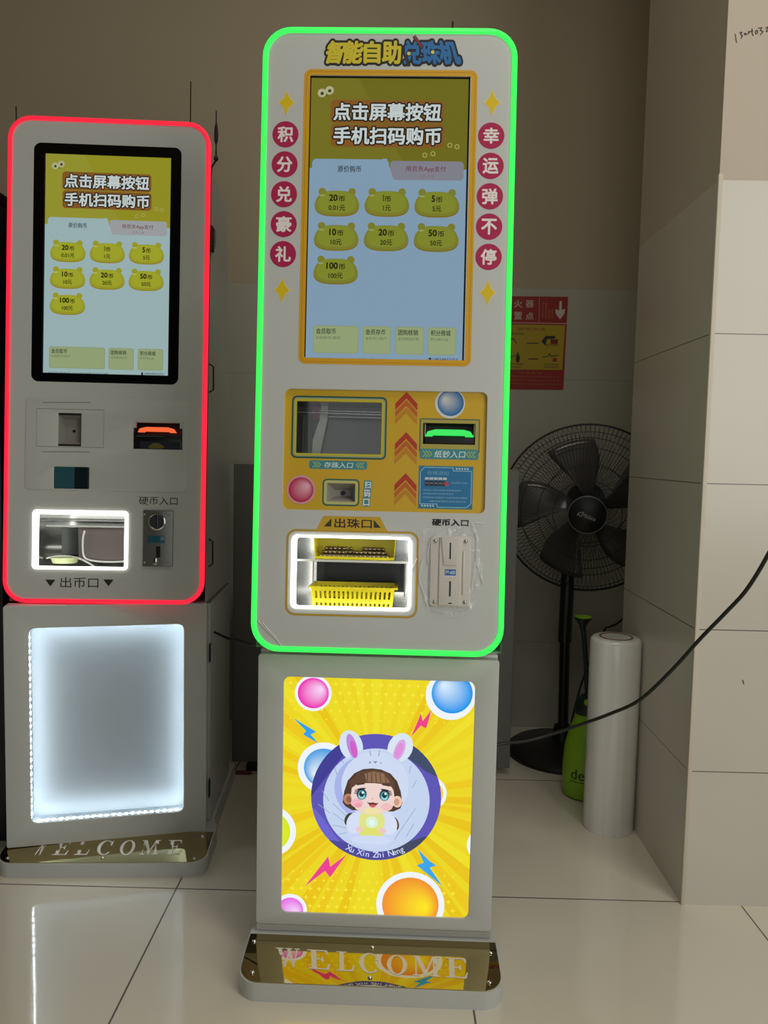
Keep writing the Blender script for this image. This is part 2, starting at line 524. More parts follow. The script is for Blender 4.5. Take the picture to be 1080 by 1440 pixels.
# ------------------------------------------------------------------ the shop screen shared by both kiosks
def screen_ui(fl, rect, bc, bg, cards, head_a, head_b, tabgrey, footer):
    X0, Z0, X1, Z1 = rect
    P = lambda s, t: (X0+(X1-X0)*s, Z1-(Z1-Z0)*t)
    def B(s0, t0, s1, t1):
        a, b = P(s0, t0), P(s1, t1)
        return (a[0], b[1], b[0], a[1])
    uw = (X1-X0)/224.0          # one design unit
    fl.rect(rect, bg, 1)
    ya = (0.0182,0.3227)
    fl.rect(B(0, 0, 1, ya[1]), head_a, 1.3)
    fl.poly([P(.30, 0), P(1, 0), P(1, ya[1]), P(.62, ya[1])], head_b, 1.5)
    a = (0.5166,0.2946,0.9765,0.3612)
    fl.rr(B(*a), 5*uw, tabgrey, 1.8)
    a = (0.0236,0.2902,0.5071,0.3892)
    fl.rr(B(*a), 6*uw, bg, 2.0)
    fl.poly([P(*(0.4674,0.2875)), P(*(0.4941,0.2873)), P(*(0.5370,0.3592)), P(*(0.5550,0.3640)), P(*(0.5554,0.3740)), P(*(0.4353,0.3748))], bg, 2.0)
    fl.rect(B(0, (0.0228,0.3276)[1], 0.04, ya[1]+.03), bg, 2.0)
    # eyes and faint picture marks
    for e in ((0.0762,0.0587), (0.1236,0.0493)):
        p = P(*e); fl.poly(circ(p[0], p[1], 6.0*uw, 20), 'a9aa82', 2); fl.poly(circ(p[0]+.2*uw, p[1]-.6*uw, 2.4*uw, 14), '3b3a22', 2.2)
    p = P(*(0.1087,0.0680)); fl.poly([(p[0]-2*uw, p[1]+1*uw), (p[0]+2*uw, p[1]+1*uw), (p[0], p[1]-1.5*uw)], '5f5a20', 2.2)
    for e in ((0.7313,0.2734), (0.7821,0.2681), (0.8872,0.2377), (0.9317,0.2424)):
        p = P(*e); fl.ring(p[0], p[1], 3.6*uw, 2.2*uw, 'a09a50', 2, 16)
    # headline, white with black edge and orange halo
    for body, bx in (('点击屏幕按钮', (0.1503,0.0917,0.8283,0.1546)), ('手机扫码购币', (0.1536,0.1763,0.8318,0.2380))):
        b = B(*bx)
        fl.rr(grow(b, 3.8*uw), 6*uw, '7d5322', 2.2)
        fl.text(body, b, 'bcc6c4', 3.0, bold=.03, edge=('17140f', .075))
    fl.text('原价购币', B(*(0.1854,0.3131,0.3335,0.3366)), '1c2226', 3, .012)
    fl.text('用京东App支付', B(*(0.6133,0.3114,0.8664,0.3346)), '6a2b30', 3, .006)
    fl.text('京东立减', B(*(0.6986,0.3422,0.7923,0.3535)), '77696a', 3)
    btn = [('20', '0.01元', 473.4, 282), ('1', '1元', 544, 282.5), ('5', '5元', 614.6, 283.5),
           ('10', '10元', 472.4, 330.5), ('20', '20元', 543, 331), ('50', '50元', 613.6, 332), ('100', '100元', 471.6, 378)]
    cen = [(0.1855,0.4413), (0.5003,0.4403), (0.8141,0.4406), (0.1858,0.5623), (0.5007,0.5611), (0.8146,0.5612), (0.1869,0.6809)]
    for (n, y, _, _), cc in zip(btn, cen):
        cx, cz = P(*cc)
        def body(sc, dz):
            pts = []
            for k in range(48):
                th = 2*PI*k/48
                ct, st_ = math.cos(th), math.sin(th)
                ex = 2.9
                px = math.copysign(abs(ct)**(2/ex), ct); pz = math.copysign(abs(st_)**(2/ex), st_)
                wid = 31.5 - 5.0*max(0, pz)
                pts.append((cx+px*wid*uw*sc, cz+(dz+pz*17.5*sc-1.5)*uw))
            return pts
        for s in (-1, 1):
            fl.poly(circ(cx+s*21*uw, cz+14.3*uw, 5.4*uw, 16), bc[1], 2)
        fl.poly(body(1.0, -1.6), bc[0], 2.2)
        fl.poly(body(.985, 0), bc[1], 2.4)
        fl.poly(body(.86, 1.5), bc[2], 2.6)
        fl.poly(circ(cx-21*uw, cz+9*uw, 4*uw, 12, 1.2*uw), bc[3], 2.8)
        gv = glyphs(n)[0]
        wn = (max(v[0] for v in gv)-min(v[0] for v in gv))*9.6*uw/.74 + .8*uw
        t = wn + 9.5*uw
        fl.text(n, (cx-t/2, cz+1.0*uw, cx-t/2+wn-.8*uw, cz+10.6*uw), '22200c', 3.2, .036)
        fl.text('币', (cx-t/2+wn+.3*uw, cz+.4*uw, cx+t/2, cz+8.6*uw), '22200c', 3.2, .022)
        gv = glyphs(y)[0]
        wp = (max(v[0] for v in gv)-min(v[0] for v in gv))*8.2*uw/.93
        fl.text(y, (cx-wp/2, cz-12.4*uw, cx+wp/2, cz-4.2*uw), '2b280f', 3.2, .022)
    for s0, s1, title, sub in cards:
        b = B(s0, (0.1875,0.8772)[1], s1, (0.1914,0.9760)[1])
        fl.rr(b, 4*uw, '869672', 2)
        fl.rr(grow(b, -1.6*uw), 3.4*uw, '8e9d72', 2.2)
        fl.text(title, (b[0]+4*uw, b[3]-12.4*uw, b[0]+4*uw+28*uw, b[3]-4.2*uw), '242a1c', 3, .014)
        fl.text(sub, (b[0]+4*uw, b[3]-19.5*uw, b[0]+4*uw+len(sub)*4.9*uw, b[3]-15.2*uw), '5b654c', 3)
    fl.text(footer, B(*(0.0442,0.9915,0.5140,1.0003)), '3c4448', 3)
    fl.text('19924922252', B(*(0.8118,0.9863,0.9677,0.9962)), '30383c', 3, .01)
    fl.rect(B(*(0.7851,0.9856,0.8007,0.9984)), '20262a', 3)

def dome_screw(r=0.0032):
    return lathe([(r, 0), (r*.94, r*.4), (r*.6, r*.75), (1e-7, r*.85)], 14, axis='Y')

SERIF = {
 'E': [[(.0, 0), (.78, 0), (.84, .30), (.79, .30), (.70, .07), (.34, .07), (.34, .47), (.50, .47), (.55, .36), (.59, .36), (.59, .66), (.55, .66), (.50, .54), (.34, .54), (.34, .93), (.66, .93), (.74, .74), (.78, .74), (.76, 1), (.0, 1), (.0, .95), (.14, .93), (.14, .07), (.0, .05)]],
 'L': [[(.0, 0), (.76, 0), (.84, .34), (.79, .34), (.68, .07), (.34, .07), (.34, .93), (.48, .95), (.48, 1), (.0, 1), (.0, .95), (.14, .93), (.14, .07), (.0, .05)]],
 'W': [[(.0, 1), (.42, 1), (.42, .95), (.31, .93), (.46, .30), (.63, .78), (.58, .95), (.49, .95), (.49, 1), (.86, 1), (.86, .95), (.76, .93), (.90, .30), (1.06, .93), (.96, .95), (.96, 1), (1.24, 1), (1.24, .95), (1.13, .92), (.86, -.02), (.81, -.02), (.66, .55), (.43, -.02), (.38, -.02), (.11, .93), (.0, .95)]],
 'M': [[(.0, 0), (.30, 0), (.30, .05), (.18, .08), (.18, .82), (.52, 0), (.57, 0), (.92, .82), (.92, .07), (.80, .05), (.80, 0), (1.22, 0), (1.22, .05), (1.11, .07), (1.11, .93), (1.22, .95), (1.22, 1), (.90, 1), (.61, .30), (.31, 1), (.0, 1), (.0, .95), (.12, .92), (.12, .08), (.0, .05)]],
}
def serif(ch):
    if ch in SERIF: return SERIF[ch]
    if ch == 'O':
        o = circ(.5, .5, .50, 32, .52); i = circ(.5, .5, .29, 32, .46)
        return [('ring', o, i)]
    if ch == 'C':
        o = circ(.52, .5, .52, 26, .52, 38, 322); i = circ(.55, .5, .32, 26, .45, 44, 316)
        return [o + i[::-1], [(.80, .66), (.93, .62), (.95, 1.0), (.90, 1.0)]]

def welcome(parent, quads, z):
    """frosted engraved capitals lying on the mirror; quads = baseline-left, baseline-right, cap height vectors"""
    bm = bmesh.new()
    for ch, (bl, br, up) in quads:
        shapes = serif(ch)
        wmax = {'W': 1.24, 'M': 1.22, 'O': 1.0, 'C': 1.0}.get(ch, .84)
        def T(p):
            fx = p[0]/wmax
            yy = bl[1]+(br[1]-bl[1])*fx+up[1]*p[1]
            return bm.verts.new((bl[0]+(br[0]-bl[0])*fx+up[0]*p[1], yy, z(yy)))
        for sh in shapes:
            if sh[0] == 'ring':
                A = [T(p) for p in sh[1]]; Bv = [T(p) for p in sh[2]]
                n = len(A)
                for i in range(n): bm.faces.new((A[i], A[(i+1) % n], Bv[(i+1) % n], Bv[i]))
            else:
                bm.faces.new([T(p) for p in sh])
    for f in bm.faces:
        f.normal_update()
        if f.normal.z < 0: f.normal_flip()
    return obj('engraved_lettering', from_bm(bm), FROST, parent)

def base_part(root, xo, letters, screws, mats=(PAINT, BRONZE)):
    """flat foot with rounded front corners and the mirror plate screwed on it"""
    def outline(w, y0, y1, r):
        pts = []
        for cx, cy, a0 in ((xo+w-r, y0+r, 270), (xo-w+r, y0+r, 180)):
            seg = [(cx+r*math.cos(R(a)), cy+r*math.sin(R(a))) for a in [a0+90-90*k/8 for k in range(9)]]
            pts += seg
        k = .2150 if y1 > .1 else w
        return [(xo+k, y1), (xo+k, .07), (xo+w, .025)] + pts + [(xo-w, .025), (xo-k, .07), (xo-k, y1)] if y1 > .1 else [(xo+w, y1)] + pts + [(xo-w, y1)]
    def prism(pts, z0, z1, bev):
        bm = bmesh.new()
        f = bm.faces.new([bm.verts.new((x, y, z0)) for x, y in pts])
        e = bmesh.ops.extrude_face_region(bm, geom=[f])
        for v in e['geom']:
            if isinstance(v, bmesh.types.BMVert): v.co.z = z1
        bmesh.ops.recalc_face_normals(bm, faces=bm.faces)
        if bev:
            es = [ed for ed in bm.edges if all(abs(v.co.z-z1) < 1e-6 for v in ed.verts)]
            bmesh.ops.bevel(bm, geom=es, offset=bev, segments=2, affect='EDGES')
        return from_bm(bm, sm=40)
    def topz(y):
        d = max(0.0, min(1.0, (-y-.003)/.117))
        return .0425 - .0105*d*d
    def slab(pts, z0, dz, bev, y1):
        """prism whose top follows the gentle roll of the foot towards its front edge"""
        bm = bmesh.new()
        ys = [y1] + [-.003 - .117*k/10 for k in range(0, 11)]
        f = bm.faces.new([bm.verts.new((x, y, 0)) for x, y in pts])
        for yy in ys[1:]:
            bmesh.ops.bisect_plane(bm, geom=bm.verts[:]+bm.edges[:]+bm.faces[:], plane_co=(0, yy, 0), plane_no=(0, 1, 0))
        lower = bm.faces[:]
        e = bmesh.ops.extrude_face_region(bm, geom=lower)
        up = {v for v in e['geom'] if isinstance(v, bmesh.types.BMVert)}
        for v in bm.verts:
            v.co.z = topz(v.co.y)+dz if v in up else (z0 if z0 is not None else topz(v.co.y)+.0002)
        bmesh.ops.recalc_face_normals(bm, faces=bm.faces)
        return from_bm(bm, sm=30)
    b = obj('base', slab(outline(.2285, -.121, .40, .036), 0.0, 0.0, 0, .40), mats[0], root)
    mp = obj('mirror_plate', slab(outline(.226, -.119, -.004, .034), None, .0018, 0, -.004), mats[1], b)
    mp['label'] = 'bronze mirror plate engraved WELCOME'
    for x, y in screws:
        s = obj('screw', dome_screw(.0042), CHROME, b, (x, y, topz(y)+.0018), (-PI/2, 0, 0))
    welcome(b, letters, lambda y: topz(y)+.0021)
    return b

def head_shell(root, w, parts=None):
    """wedge shaped upper housing, open to the front where the face plate closes it"""
    prof = [(-.022, .590), (.345, .585), (.255, 1.555), (.040, 1.560)]
    bm = bmesh.new()
    A = [bm.verts.new((-w, y, z)) for y, z in prof]; B = [bm.verts.new((w, y, z)) for y, z in prof]
    for i in range(3): bm.faces.new((A[i], A[i+1], B[i+1], B[i]))
    bm.faces.new(list(reversed(A))); bm.faces.new(B)
    bmesh.ops.recalc_face_normals(bm, faces=bm.faces)
    return obj('head_housing', from_bm(bm), PAINT, root)

def chute_mesh(r, y0, y1):
    """polished lining with a curved scoop at the bottom of the outlet"""
    x0, z0, x1, z1 = r
    bm = bmesh.new()
    prof = [(y0, z0), (y0+(y1-y0)*.62, z0+.002), (y0+(y1-y0)*.82, z0+.016), (y1, z0+.05), (y1, z1), (y0, z1)]
    A = [bm.verts.new((x0, y, z)) for y, z in prof]; B = [bm.verts.new((x1, y, z)) for y, z in prof]
    for i in range(5):
        bm.faces.new((A[i], B[i], B[i+1], A[i+1]))
    bm.faces.new(A); bm.faces.new(list(reversed(B)))
    return from_bm(bm, sm=30)

HW = .2213
# ================================================================== centre kiosk
CK = thing('token_kiosk', (-.0172, 1.36, 0), -.92,
           'tall white self-service kiosk edged in green light with yellow panels and a lit rabbit-hood poster', 'kiosk')
letters = []
CLET = [('W', (-0.1643,-0.0852), (-0.1205,-0.0864), (-0.1738,-0.0400)), ('E', (-0.1092,-0.0876), (-0.0693,-0.0890), (-0.1162,-0.0418)),
        ('L', (-0.0587,-0.0894), (-0.0270,-0.0905), (-0.0634,-0.0439)), ('C', (-0.0196,-0.0908), (0.0163,-0.0925), (-0.0223,-0.0455)),
        ('O', (0.0286,-0.0925), (0.0643,-0.0934), (0.0276,-0.0484)), ('M', (0.0735,-0.0938), (0.1208,-0.0949), (0.0734,-0.0478)),
        ('E', (0.1299,-0.0951), (0.1690,-0.0965), (0.1317,-0.0492))]
for ch, a, b, t in CLET:
    letters.append((ch, (a, b, (t[0]-a[0], t[1]-a[1]))))
base_part(CK, 0.0, letters, [(-0.2154,-0.0263), (0.0011,-0.0308), (0.2144,-0.0338), (-0.2043,-0.1004), (-0.0002,-0.1016), (0.2050,-0.1025)])
cab = obj('cabinet', box(-.217, .217, .020, .345, .043, .576, .003), PAINT, CK)
bm = bmesh.new()
pA = [(.0, .0605), (.009, .0440), (.02, .0440), (.02, .0605)]
vA = [bm.verts.new((-.2165, y, z)) for y, z in pA]; vB = [bm.verts.new((.2165, y, z)) for y, z in pA]
for i in range(4): bm.faces.new((vA[i], vA[(i+1) % 4], vB[(i+1) % 4], vB[i]))
bm.faces.new(vA); bm.faces.new(list(reversed(vB)))
bmesh.ops.recalc_face_normals(bm, faces=bm.faces)
obj('skirt', from_bm(bm), PAINT, cab)

# lower door with its lit poster
PR = (-0.1706,0.0856,0.1755,0.5303)
DZ1 = .571
door = obj('cabinet_door', plate([rrect(-.2175, .0615, .2175, DZ1, .006), rr(PR, .012)], 0.0, .02, bev=.0012), PAINT, CK)
art = Flat(0.00012)
clipr = rr(grow(PR, .0004), .012, 6)
art.clip = clipr
cs = .00126
art.rect(PR, 'ebd61c', 0)
cx, cz = (0.0006,0.3109)
random.seed(3)
for k in range(44):
    a0 = R(k*360/44 + random.uniform(-2, 2)); wd = R(random.uniform(1.6, 3.2))
    c1 = random.choice(['ecc814', 'eedf24', 'e9c410', 'ecdb20'])
    art.poly([(cx, cz), (cx+.5*math.cos(a0-wd), cz+.5*math.sin(a0-wd)), (cx+.5*math.cos(a0+wd), cz+.5*math.sin(a0+wd))], c1, .4+.004*k)
for k in range(190):      # little printed stars fading out from the corners
    gx = PR[0]+.012+(k % 19)*.0165; gz = (PR[3]-.012-(k//19)*.0165) if k < 95 else (PR[1]+.012+(k//19-5)*.0165)
    gx += .008*((k//19) % 2)
    dist = abs(gz-cz)
    if gx > PR[2]-.01: continue
    s = .0052*min(1, max(0, (dist-.10)/.08))
    if s < .001: continue
    art.poly([(gx-s, gz), (gx-s*.25, gz-s*.25), (gx, gz-s), (gx+s*.25, gz-s*.25), (gx+s, gz), (gx+s*.25, gz+s*.25), (gx, gz+s), (gx-s*.25, gz+s*.25)], 'fbe53a', .7)
def pball(c, r, rw, hi, lo, d, lay=1.0, off=(0, 0)):
    art.poly(circ(c[0]+off[0]*cs, c[1]+off[1]*cs, rw*cs, 36), 'eef4ff', lay)
    art.ball(c[0], c[1], r*cs, hi, lo, d, lay+.15)
pball((-0.1172,0.5003), 22.5, 26.5, 'f5d2f6', 'ee2cb4', (.55, .3))
pball((0.1345,0.5071), 29.5, 36, 'd5ecff', '0f95ea', (-.45, .45), off=(-2, -3))
pball((-0.0960,0.3612), 29, 38, 'dcecf4', '4a9fe4', (-.45, -.35))
pball((-0.1938,0.2382), 30, 38.5, 'f4f04a', 'd6e81c', (-.3, .3))
pball((0.0982,0.3195), 20, 25, 'f8e850', 'f0d020', (.3, .3))
pball((0.2032,0.2251), 20, 27, 'e9f2ff', 'd0e6ff', (.3, .3))
pball((0.0682,0.1066), 41.5, 50, 'fbe61c', 'f2912a', (.55, -.1), 1.1)
pball((-0.1540,0.0882), 19, 24.5, 'f8d8fb', 'e66ae6', (.5, -.3))
for pts, col in (([(0.0622,0.4242), (0.0789,0.4683), (0.0826,0.4544), (0.0981,0.4761), (0.0891,0.4409), (0.0794,0.4460)], 'ee3f86'),
                 ([(-0.1525,0.4527), (-0.1106,0.4284), (-0.1208,0.4233), (-0.1071,0.4074), (-0.1348,0.4229), (-0.1293,0.4294)], '2f9fe6'),
                 ([(-0.1276,0.1346), (-0.0853,0.1938), (-0.0812,0.1739), (-0.0516,0.1985), (-0.0809,0.1538), (-0.0907,0.1660)], 'ea3f90'),
                 ([(0.0788,0.2139), (0.1015,0.1918), (0.1142,0.1834), (0.1024,0.1789), (0.1268,0.1439), (0.0782,0.1828), (0.0911,0.1880)], '34a4ea')):
    art.poly(pts, col, 2.2)
# the round picture
PUR = circ(cx, cz-.002, .1192, 64)
art.poly(PUR, '5a52b4', 2.4)
art.clip = PUR
art.poly([(cx-.13, cz-.02), (cx-.08, cz+.05), (cx-.02, cz+.13), (cx-.14, cz+.13)], '3c3a92', 2.5)
art.poly([(cx-.13, cz-.01), (cx-.10, cz-.04), (cx-.05, cz-.11), (cx-.02, cz-.13), (cx-.14, cz-.14)], '6a63cc', 2.5)
art.poly([(cx-.085, cz-.085), (cx+.02, cz-.10), (cx+.09, cz-.085), (cx+.06, cz-.13), (cx-.06, cz-.13)], '4a4699', 2.52)
art.poly([(cx+.035, cz+.09), (cx+.06, cz+.13), (cx+.14, cz+.10), (cx+.13, cz+.03), (cx+.09, cz+.05)], '3b4a68', 2.5)
art.poly([(cx+.02, cz-.10), (cx+.10, cz-.07), (cx+.08, cz-.13)], '3d4560', 2.54)
art.clip = None
INN = circ(cx+.0008, cz-.0075, .0975, 64)
art.poly(INN, 'c3d2ee', 2.8)
g0 = (-0.0774,0.4163)
G = lambda x, y: (g0[0]+x*.00014, g0[1]-y*.00014)
GP = lambda L: [G(*p) for p in L]
def ell(x, y, rx, ry, col, lay, rot=0, clip=None, n=28):
    pts = []
    for k in range(n):
        t = 2*PI*k/n
        a, b = rx*math.cos(t), ry*math.sin(t)
        pts.append(G(x+a*math.cos(R(rot))-b*math.sin(R(rot)), y+a*math.sin(R(rot))+b*math.cos(R(rot))))
    art.clip = clip
    art.poly(pts, col, lay)
    art.clip = None
for a, b in (((0, 870), (180, 1040)), ((0, 1000), (140, 1100)), ((0, 1160), (190, 1195)), ((80, 1280), (200, 1255)), ((10, 380), (45, 490)), ((105, 280), (135, 345)),
             ((1000, 330), (985, 430)), ((1080, 520), (1030, 620)), ((1075, 900), (810, 1330)), ((1060, 1110), (960, 1290)), ((-60, 830), (-150, 700)), ((-40, 1000), (-200, 880))):
    art.line(GP([a, b]), .0011, '8fa3bd', 3.0)
# hood, ears
ell(220, 80, 150, 205, 'd6e2f2', 3.1, -18)
ell(860, 90, 160, 200, 'd9e4f2', 3.1, 22)
ell(232, 90, 62, 170, 'bf86dc', 3.2, -16); ell(255, 130, 38, 120, 'd45cc8', 3.3, -14)
ell(850, 120, 66, 150, 'd9a6e2', 3.2, 20); ell(845, 130, 44, 110, 'dc8fd8', 3.3, 20)
ell(515, 610, 470, 510, 'c5d4f0', 3.15, 0, INN)
ell(420, 640, 410, 430, 'a5b3ea', 3.2, 0, INN)
ell(540, 600, 440, 450, 'ccd9f1', 3.25, 0, INN)
ell(470, 300, 13, 12, '6f7ea6', 3.6); ell(612, 302, 11, 10, '8a99bd', 3.6)
art.poly(GP([(510, 282), (570, 282), (540, 312)]), '7484a8', 3.6)
art.line(GP([(462, 145), (478, 210)]), .0014, '8294b4', 3.6); art.line(GP([(590, 140), (582, 210)]), .0014, '8294b4', 3.6)
# body in the fluffy suit
ell(510, 1210, 330, 250, 'c9d4f4', 3.4, 0, INN)
ell(215, 1075, 62, 92, '35412f', 3.38, 20); ell(815, 1110, 48, 90, '5a4230', 3.38, -18)
ell(300, 1120, 120, 150, 'd4def6', 3.5, 20, INN); ell(720, 1120, 120, 150, 'd6dff4', 3.5, -20, INN)
ell(510, 1090, 170, 190, 'dfe287', 3.55, 0, INN); ell(510, 1250, 160, 70, 'dfe070', 3.56, 0, INN)
ell(510, 1105, 80, 80, 'd8f0d0', 3.6); ell(510, 1110, 40, 42, 'e2f6f2', 3.65)
ell(345, 1205, 45, 40, 'ecc8c8', 3.7); ell(650, 1215, 48, 40, 'ecc8c4', 3.7)
ell(510, 1345, 260, 60, 'cfdaf6', 3.58, 0, INN)
# hair, ears, face
art.poly(GP([(500, 378), (620, 390), (740, 440), (830, 540), (880, 680), (905, 830), (880, 905), (790, 950), (250, 950), (160, 900), (122, 850), (140, 700), (185, 550), (270, 450), (380, 392)]), '4b3426', 3.8)
ell(195, 800, 62, 72, 'b98468', 3.95); ell(205, 805, 36, 46, '8f5c48', 4.0)
ell(838, 815, 62, 78, 'eec6b0', 3.95); ell(830, 820, 36, 48, 'cf9a86', 4.0)
art.poly(GP([(240, 640), (290, 590), (500, 560), (720, 590), (780, 640), (800, 760), (790, 870), (730, 940), (620, 985), (510, 1000), (400, 985), (300, 935), (245, 860), (228, 760)]), 'ecd2cc', 4.0)
ell(310, 850, 80, 60, 'f0b4c4', 4.1); ell(700, 890, 75, 50, 'f2bcbc', 4.1); ell(330, 880, 45, 32, 'ef9fa8', 4.15)
ell(510, 950, 110, 40, 'efe0a4', 4.1)
art.poly(GP([(225, 660), (215, 560), (330, 430), (500, 395), (680, 420), (790, 540), (800, 700), (750, 600), (640, 585), (520, 575), (400, 580), (300, 600)]), '5c4030', 4.2)
art.poly(GP([(400, 450), (520, 420), (650, 440), (740, 560), (600, 570), (430, 560)]), '8a6a50', 4.3)
for x in (440, 500, 560, 620, 690): art.line(GP([(x-10+(540-x)*.1, 440), (x, 575)]), .0016, '5c4030', 4.4)
for x, y, s in ((370, 728, 1), (668, 735, -1)):
    ell(x, y, 66, 76, '24303a', 4.3); ell(x, y+10, 54, 62, '3f8fa8', 4.4); ell(x, y+32, 42, 34, '8fd2d8', 4.45); ell(x, y+2, 30, 36, '123038', 4.5)
    ell(x+14, y-22, 15, 17, 'f4fbff', 4.6); ell(x-s*8, y-70, 62, 12, '1c1a20', 4.55, -10*s)
    for k in range(3): art.line(GP([(x-s*(56+2*k), y-(40-18*k)), (x-s*(84+6*k), y-(56-22*k))]), .0016, '1c1a20', 4.55)
art.line(GP([(308, 602), (400, 585)]), .0026, '3c2a22', 4.5); art.line(GP([(640, 590), (735, 605)]), .0026, '3c2a22', 4.5)
ell(512, 785, 16, 8, 'd9a8a4', 4.4)
art.poly(GP([(455, 842), (520, 838), (580, 848), (560, 880), (515, 905), (478, 885)]), '8a2c34', 4.4)
art.poly(GP([(480, 865), (560, 865), (545, 900), (500, 906)]), 'd8564c', 4.5)
art.line(GP([(450, 840), (475, 855), (520, 840), (560, 855), (584, 845)]), .0018, '3a1c20', 4.55)
# lettering on the lower rim
msg = 'Xu Xin Zhi Neng'
for i, ch in enumerate(msg):
    if ch == ' ': continue
    a = R(-116 + i*(53/ (len(msg)-1)))
    rr_ = .1085
    px, pz = cx+rr_*math.cos(a), cz-.002+rr_*math.sin(a)
    vs, fs = glyphs(ch, .0)
    xm = (min(v[0] for v in vs)+max(v[0] for v in vs))/2
    ra = a+PI/2
    sz = .0158
    art._add([(px+((x-xm)*math.cos(ra)-(y-.35)*math.sin(ra))*sz, pz+((x-xm)*math.sin(ra)+(y-.35)*math.cos(ra))*sz) for x, y in vs], fs, 'd8e2ff', 3.9)
po = art.build('lit_poster', LITFILM, door, .0035)
po['label'] = 'backlit yellow sunburst poster with rabbit-hood girl and coloured balls'

head = head_shell(CK, .217)
obj('antenna', tube([(.105, .06, 1.555), (.106, .06, 1.70)], .0016, 6), BLACKM, head)
# --- tilted face
FC = bpy.data.objects.new('face_panel', None)
def face_frame(root, x, z, tilt):
    return Matrix.Translation((x, -.038, z)) @ Matrix.Rotation(-R(tilt), 4, 'X')

def on_face(o, m):
    o.matrix_local = m
    return o
FM = face_frame(CK, -.003, .5863, 3.73)
H = 1.0900
SCR = (-0.1391,0.5141,0.1411,1.0088)
CTL = (-0.1712,0.2501,0.1837,0.4617)
OUT = (-0.1418,0.0833,0.0516,0.2002)
face = on_face(obj('face_panel', plate([rrect(-HW+.0085, .0085, HW-.0085, H-.0085, .042), rr(SCR, .001), rr(CTL, .011), rr(grow(OUT, .0065), .008)], 0.0, .014), PAINT, CK), FM)
ring = on_face(obj('light_tube', plate([rrect(-HW, 0, HW, H, .050), rrect(-HW+.0095, .0095, HW-.0095, H-.0095, .041)], -.003, .012, bev=.0022), GREEN, CK), FM)
ring['label'] = 'glowing green edge light'
on_face(obj('panel_rim', plate([rrect(-HW+.0025, .0025, HW-.0025, H-.0025, .048), rrect(-.205, .012, .205, H-.012, .036)], .010, .022, bev=.001), PAINT, CK), FM)
on_face(obj('face_back', plate([rrect(-.205, .01, .205, 1.0, .03), rr(grow(SCR, -.02), .001), rr(grow(CTL, -.001), .008), rr(grow(OUT, .006), .008)], .016, .004), PAINT_IN, CK), FM)

# printed artwork on the white face
pf = Flat(0.0001)
pf.frame((-0.1481,0.5054,0.1532,1.0181), .013, .0105, 'd9a412', 1)
pf.frame((-0.1445,0.5085,0.1500,1.0144), .010, .0015, 'c58c0e', 1.2)
pf.build('screen_border', INK, face, -.0002); pf = Flat(0.0001)
def star(c, hw, hh, col, lay=1):
    pf.poly([(c[0]-hw, c[1]), (c[0]-hw*.40, c[1]-hh*.36), (c[0], c[1]-hh), (c[0]+hw*.40, c[1]-hh*.36), (c[0]+hw, c[1]), (c[0]+hw*.40, c[1]+hh*.36), (c[0], c[1]+hh), (c[0]-hw*.40, c[1]+hh*.36)], col, lay)
for c in ((-0.1782,0.9592), (0.1793,0.9625), (-0.1789,0.6330), (0.1795,0.6339)):
    pf = Flat(0.0001)
    star(c, .0145, .0225, 'efe2a6'); star(c, .0130, .0212, 'e2c20c', 2)
    pf.build('star_print', INK, face, -.0002)
for ch, c in (('积', (-0.1789,0.9042)), ('分', (-0.1792,0.8520)), ('兑', (-0.1791,0.8000)), ('豪', (-0.1786,0.7480)), ('礼', (-0.1787,0.6958)),
              ('幸', (0.1791,0.9055)), ('运', (0.1792,0.8534)), ('弹', (0.1793,0.8008)), ('不', (0.1792,0.7484)), ('停', (0.1795,0.6960))):
    pf = Flat(0.0001)
    pf.poly(circ(c[0], c[1], .0228, 40), 'b01c50', 1)
    k = .0138
    pf.text(ch, (c[0]-k, c[1]-k, c[0]+k, c[1]+k), 'efe6e2', 2, .03)
    pf.build('character_badge', INK, face, -.0002)
pf = Flat(0.0001)
TT = [('智', (-0.1171,1.0272,-0.0840,1.0676), .28, 'd8c62a'), ('能', (-0.0836,1.0275,-0.0493,1.0678), .15, 'd8c62a'), ('自', (-0.0457,1.0278,-0.0158,1.0675), .0, 'd8c62a'), ('助', (-0.0137,1.0274,0.0200,1.0684), -.0, 'd8c62a'),
      ('兑', (0.0240,1.0271,0.0558,1.0686), -.05, '1d6fae'), ('珠', (0.0573,1.0274,0.0904,1.0689), -.16, '1d6fae'), ('机', (0.0906,1.0277,0.1261,1.0691), -.30, '1d6fae')]
for ch, r, sh, col in TT:
    r = (r[0]-(sh*.0 if sh > 0 else sh*(r[3]-r[1])*.0), r[1], r[2], r[3])
    pf.text(ch, r, col, 1.0, .045, None, sh, edge=('141214', .10))
# little tools drawn over the blue characters
pf.line([(0.0424,1.0749), (0.0551,1.0578)], .006, '2a2024', 2.6); pf.line([(0.0424,1.0749), (0.0551,1.0578)], .0035, '8a2a30', 2.8)
for c in ((0.0332,1.0460), (0.0745,1.0487)):
    pf.poly(circ(c[0], c[1], .0045, 16), '141214', 2.6); pf.poly(circ(c[0], c[1], .0032, 16), 'd9d27a', 2.8)
pf.line([(0.0271,1.0428), (0.0337,1.0257)], .006, '2a2628', 2.6)
pf.build('title_lettering', INK, face, -.0002); pf = Flat(0.0001)
